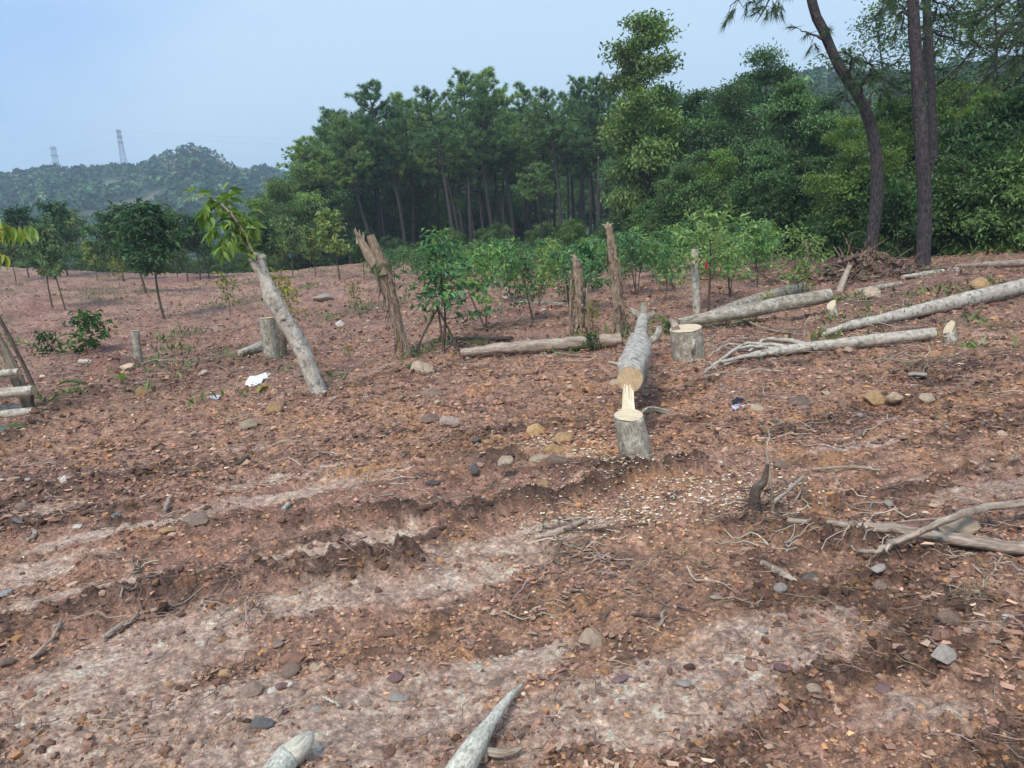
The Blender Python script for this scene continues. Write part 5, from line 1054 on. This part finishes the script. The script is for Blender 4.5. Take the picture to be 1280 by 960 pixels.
def tangles():
    r = np.random.default_rng(91); mb = MB()
    for x0, x1, y0, y1, n, L0 in [(880, 1010, 402, 455, 70, .35), (920, 1120, 610, 700, 80, .14), (1180, 1280, 620, 720, 40, .14), (680, 760, 650, 700, 45, .13), (1050, 1150, 340, 385, 45, .4), (1100, 1240, 430, 470, 30, .3), (1040, 1200, 385, 425, 30, .3), (300, 460, 440, 500, 30, .22), (60, 240, 580, 680, 40, .12), (120, 330, 700, 780, 45, .12), (560, 720, 430, 460, 25, .25), (640, 900, 690, 780, 40, .12), (20, 200, 440, 500, 25, .25), (0, 330, 380, 470, 70, .35), (330, 600, 380, 470, 60, .3), (560, 1000, 375, 470, 90, .3), (900, 1280, 440, 560, 90, .2), (0, 420, 480, 600, 80, .16), (420, 780, 590, 640, 40, .12)]:
        for i in range(n):
            p = G0(r.uniform(x0, x1), r.uniform(y0, y1)); a = r.uniform(0, 6.28); d = np.array([math.cos(a), math.sin(a)]); L = L0 * r.uniform(.3, 1.3); t = np.linspace(-1, 1, 7)
            xy = p[:2] + np.outer(t * L, d) + np.outer(np.cumsum(r.normal(0, .09, 7)) * L, [-d[1], d[0]]); z = terrain(xy[:, 0], xy[:, 1]) + .008 + np.abs(np.sin(t * 2 + r.uniform(0, 6))) * r.uniform(0, .22) * L
            tube(mb, np.column_stack([xy, z]), np.linspace(1, .35, 7) * r.uniform(.0025, .006) * (p[1] / 5) ** .35, 4, vary(((.40, .33, .26), (.22, .16, .125), (.13, .095, .075))[r.integers(0, 3)], 1, .2, r)[0], cap=False)
    o = mb.build('loose_twigs', M['litter']); tag(o, 'thin tangled bare twigs strewn round the logs and ridges', 'twigs', kind='stuff')
tangles()
# dry and green grass tufts
def tuft(label, px, py, n, h, c, w=.004, spread=.08, flat=0., group=None):
    b = G(px, py); r = np.random.default_rng(int(px * 7 + py)); mb = MB(); k = (b[1] / 4) ** .6
    for i in range(n):
        p = b + np.array([r.normal(0, spread), r.normal(0, spread), 0]); p[2] = TZ(p[0], p[1]) - .01; d = nrm(np.array([r.normal(0, .6 + flat), r.normal(0, .6 + flat), 1 - flat * .8])); L = h * r.uniform(.5, 1.2); s = nrm(np.cross(d, [0, 0, 1.]) + 1e-4) * w * k; m = p + d * L * .6; e = p + d * L + np.array([d[0], d[1], -.6]) * L * .35; e[2] = max(e[2], p[2] + .015)
        mb.add([p - s, p + s, m + s * .8, m - s * .8, e], [[0, 1, 2, 3]], vary(c, 1, .25, r)[0]); mb.add([m - s * .8, m + s * .8, e], [[0, 1, 2]], vary(c, 1, .25, r)[0])
    o = mb.build('grass_tuft', M['leaf'], loc=b); tag(o, label, 'grass', kind='stuff')
for a in [('dry straw grass tuft bent over beside the brown stone', 1215, 745, 60, .14, (.42, .36, .24), .0022, .05, .7), ('flattened dry grass wisps on the track', 870, 688, 50, .12, (.34, .30, .2), .002, .12, .8), ('dry grass wisps caught on the wood strip', 715, 690, 70, .16, (.30, .24, .18), .002, .14, .85), ('grey-green grass tuft by the branchy log', 1140, 455, 80, .16, (.2, .23, .13), .004, .28, .5), ('sparse green weeds on the field by the white stone', 400, 395, 60, .14, (.12, .18, .06), .008, .5, .3), ('low green weeds below the round-headed young tree', 145, 400, 80, .14, (.12, .16, .07), .008, .6, .4), ('green weeds between the sapling rows', 590, 395, 60, .14, (.11, .17, .06), .008, .6, .3), ('green grass at the foot of the lying weathered log', 735, 436, 50, .22, (.16, .26, .08), .006, .2, .2), ('green fern-like grass before the dark thicket', 1250, 315, 140, .5, (.10, .17, .05), .010, .45, .25), ('green sprigs over the broken light grey log', 1140, 345, 70, .25, (.12, .2, .06), .008, .35, .4), ('green grass behind the wide stump', 900, 405, 50, .25, (.15, .22, .07), .006, .3, .3), ('weeds beside the short flat-topped stake', 190, 462, 50, .12, (.12, .18, .06), .006, .25, .4), ('low weeds on the field edge near the valley', 60, 372, 70, .15, (.14, .19, .07), .01, .9, .4), ('weeds beside the dark soil mound on the field', 215, 385, 60, .14, (.1, .15, .06), .008, .5, .4)]: tuft(*a)

def weeds():
    r = np.random.default_rng(77); mb = MB(); n = 2600; az = r.uniform(R(-42), R(40), n); rr = r.uniform(9, 46, n); x, y = rr * np.sin(az), rr * np.cos(az)
    k = fbm(x, y, .45, 4, 161, .6) > .12 + r.uniform(0, .25, n); x, y, rr = x[k], y[k], rr[k]; z = terrain(x, y); n = len(x); q = 9
    pos = np.stack([x, y, z], 1)[:, None, :] + r.normal(0, .12, (n, q, 3)) * [1, 1, 0] + [0, 0, .02]; d = nrm(r.normal(0, .7, (n, q, 3)) + [0, 0, .8]); L = r.uniform(.05, .17, n * q)
    leaves(mb, pos.reshape(-1, 3), d.reshape(-1, 3), rnd_dir(n * q, r), L, L * .3, vary((.15, .2, .08), n * q, .35, r)); o = mb.build('field_weeds', M['leaf']); tag(o, 'low green weeds sprouting in patches over the far field', 'weeds', kind='stuff')
weeds()
# ---------------------------------------------------------------- pylons and ridge trees on the far hill
def pylon(px, base_py, top_py, Dm, label, w=.16):
    a = math.atan2(*ray(px, base_py)[:2]); x, y = Dm * math.sin(a), Dm * math.cos(a); zb = float(hill_h(np.array([a]), np.array([Dm]))[0]) - 1
    lo, hi = 5, 120
    for _ in range(40):
        m = (lo + hi) / 2
        if proj((x, y, zb + m))[1] > top_py: lo = m
        else: hi = m
    H = lo; root = empty('pylon', (x, y, zb), label, 'pylon'); B = (0, 0, 0); lev = np.array([0, .22, .42, .58, .72, .84, .93, 1.]) * H; hw = np.interp(lev / H, [0, .6, 1], [.075 * H, .03 * H, .018 * H])
    for sx in (-1, 1):
        for sy in (-1, 1): mb = MB(); tube(mb, np.stack([sx * hw, sy * hw, lev], 1), .18, 4, (.2, .21, .23)); mb.build('leg', M['steel'], root)
    mb = MB()
    for i in range(len(lev) - 1):
        for f in range(4):
            c = [(-1, -1), (1, -1), (1, 1), (-1, 1)]; p, q = c[f], c[(f + 1) % 4]
            A = np.array([p[0] * hw[i], p[1] * hw[i], lev[i]]); Bq = np.array([q[0] * hw[i + 1], q[1] * hw[i + 1], lev[i + 1]]); A2 = np.array([q[0] * hw[i], q[1] * hw[i], lev[i]]); B2 = np.array([p[0] * hw[i + 1], p[1] * hw[i + 1], lev[i + 1]])
            tube(mb, [A, Bq], .06, 3, (.34, .36, .38), cap=False); tube(mb, [A2, B2], .06, 3, (.34, .36, .38), cap=False); tube(mb, [B2, Bq], .07, 3, (.34, .36, .38), cap=False)
    mb.build('bracing', M['steel'], root)
    for h in (.80, .89, .975):
        mb = MB(); h *= H; L = .075 * H
        for s in (-1, 1):
            for dz in (-.25, .35): tube(mb, [[0, 0, h + dz], [s * .3 * L, s * .95 * L, h]], [.16, .1], 4, (.34, .36, .38))
        mb.build('crossarm', M['steel'], root)
    return root, H
pa, Ha = pylon(157, 215, 162, 560, 'taller lattice pylon on the far hill crest'); pb, Hb = pylon(72, 215, 183, 640, 'smaller lattice pylon further off on the far hill crest')
for i, (ph, dx) in enumerate([(.89, 2.5), (.975, -2.5)]):
    A = np.array(pa.location) + [dx, dx, Ha * ph]; B = np.array(pb.location) + [dx, dx, Hb * ph]; E = np.array([210., 640., 60 + 6 * i]); D_ = B + (B - A) * 1.2 - [0, 0, 8]
    for s, e in ((B, D_), (A, B), (A, E)):
        t = np.linspace(0, 1, 16)[:, None]; p = s * (1 - t) + e * t; p[:, 2] -= .04 * np.linalg.norm(e - s) * 4 * (t * (1 - t)).ravel() * .5; mb = MB(); tube(mb, p - np.array(pa.location), .04, 3, (.2, .21, .22), cap=False); mb.build('cable', M['steel'], pa)
FT = tree_thing('ridge_tree', broad_mesh(7, 400, clear=.45, width=.3, lobes=7, nleaf=700, leaf=.8, trunk=.02), M['pinebark'], M['canopy'], None, 'tree', None)
for px, top, Dm in [(266, 191, 590), (293, 193, 585), (301, 202, 580), (306, 200, 580), (314, 197, 580), (318, 201, 585), (330, 203, 575), (337, 204, 570), (345, 200, 575)]:
    a = math.atan2(*ray(px, top + 8)[:2]); z = float(hill_h(np.array([a]), np.array([float(Dm)]))[0]); o = FT if 'ridge' not in USED else copy_tree(FT); USED.add('ridge'); o.location = (Dm * math.sin(a), Dm * math.cos(a), z - .3); s = random.uniform(.8, 1.3); o.scale = (s, s, s); o.rotation_euler.z = random.uniform(0, 6); tag(o, 'small lone tree standing on the ridge of the far hill', 'tree', 'lone trees on the far ridge')

# ---------------------------------------------------------------- haze in the valley air
mb = MB(); x0, x1, y0, y1, z0, z1 = -1500, 1500, -60, 1600, -40, 150
c = np.array([[x, y, z] for z in (z0, z1) for y in (y0, y1) for x in (x0, x1)]); mb.add(c, [[0, 2, 3, 1], [4, 5, 7, 6], [0, 1, 5, 4], [2, 6, 7, 3], [0, 4, 6, 2], [1, 3, 7, 5]])
m = bpy.data.materials.new('haze'); m.use_nodes = True; t = m.node_tree; t.nodes.clear(); mo = t.nodes.new('ShaderNodeOutputMaterial'); pv = t.nodes.new('ShaderNodeVolumePrincipled'); pv.inputs['Color'].default_value = (.66, .83, 1, 1); pv.inputs['Density'].default_value = .00078; pv.inputs['Anisotropy'].default_value = .1; t.links.new(pv.outputs[0], mo.inputs['Volume'])
o = mb.build('haze', m); tag(o, 'thin bluish haze in the valley air', 'haze', kind='stuff')
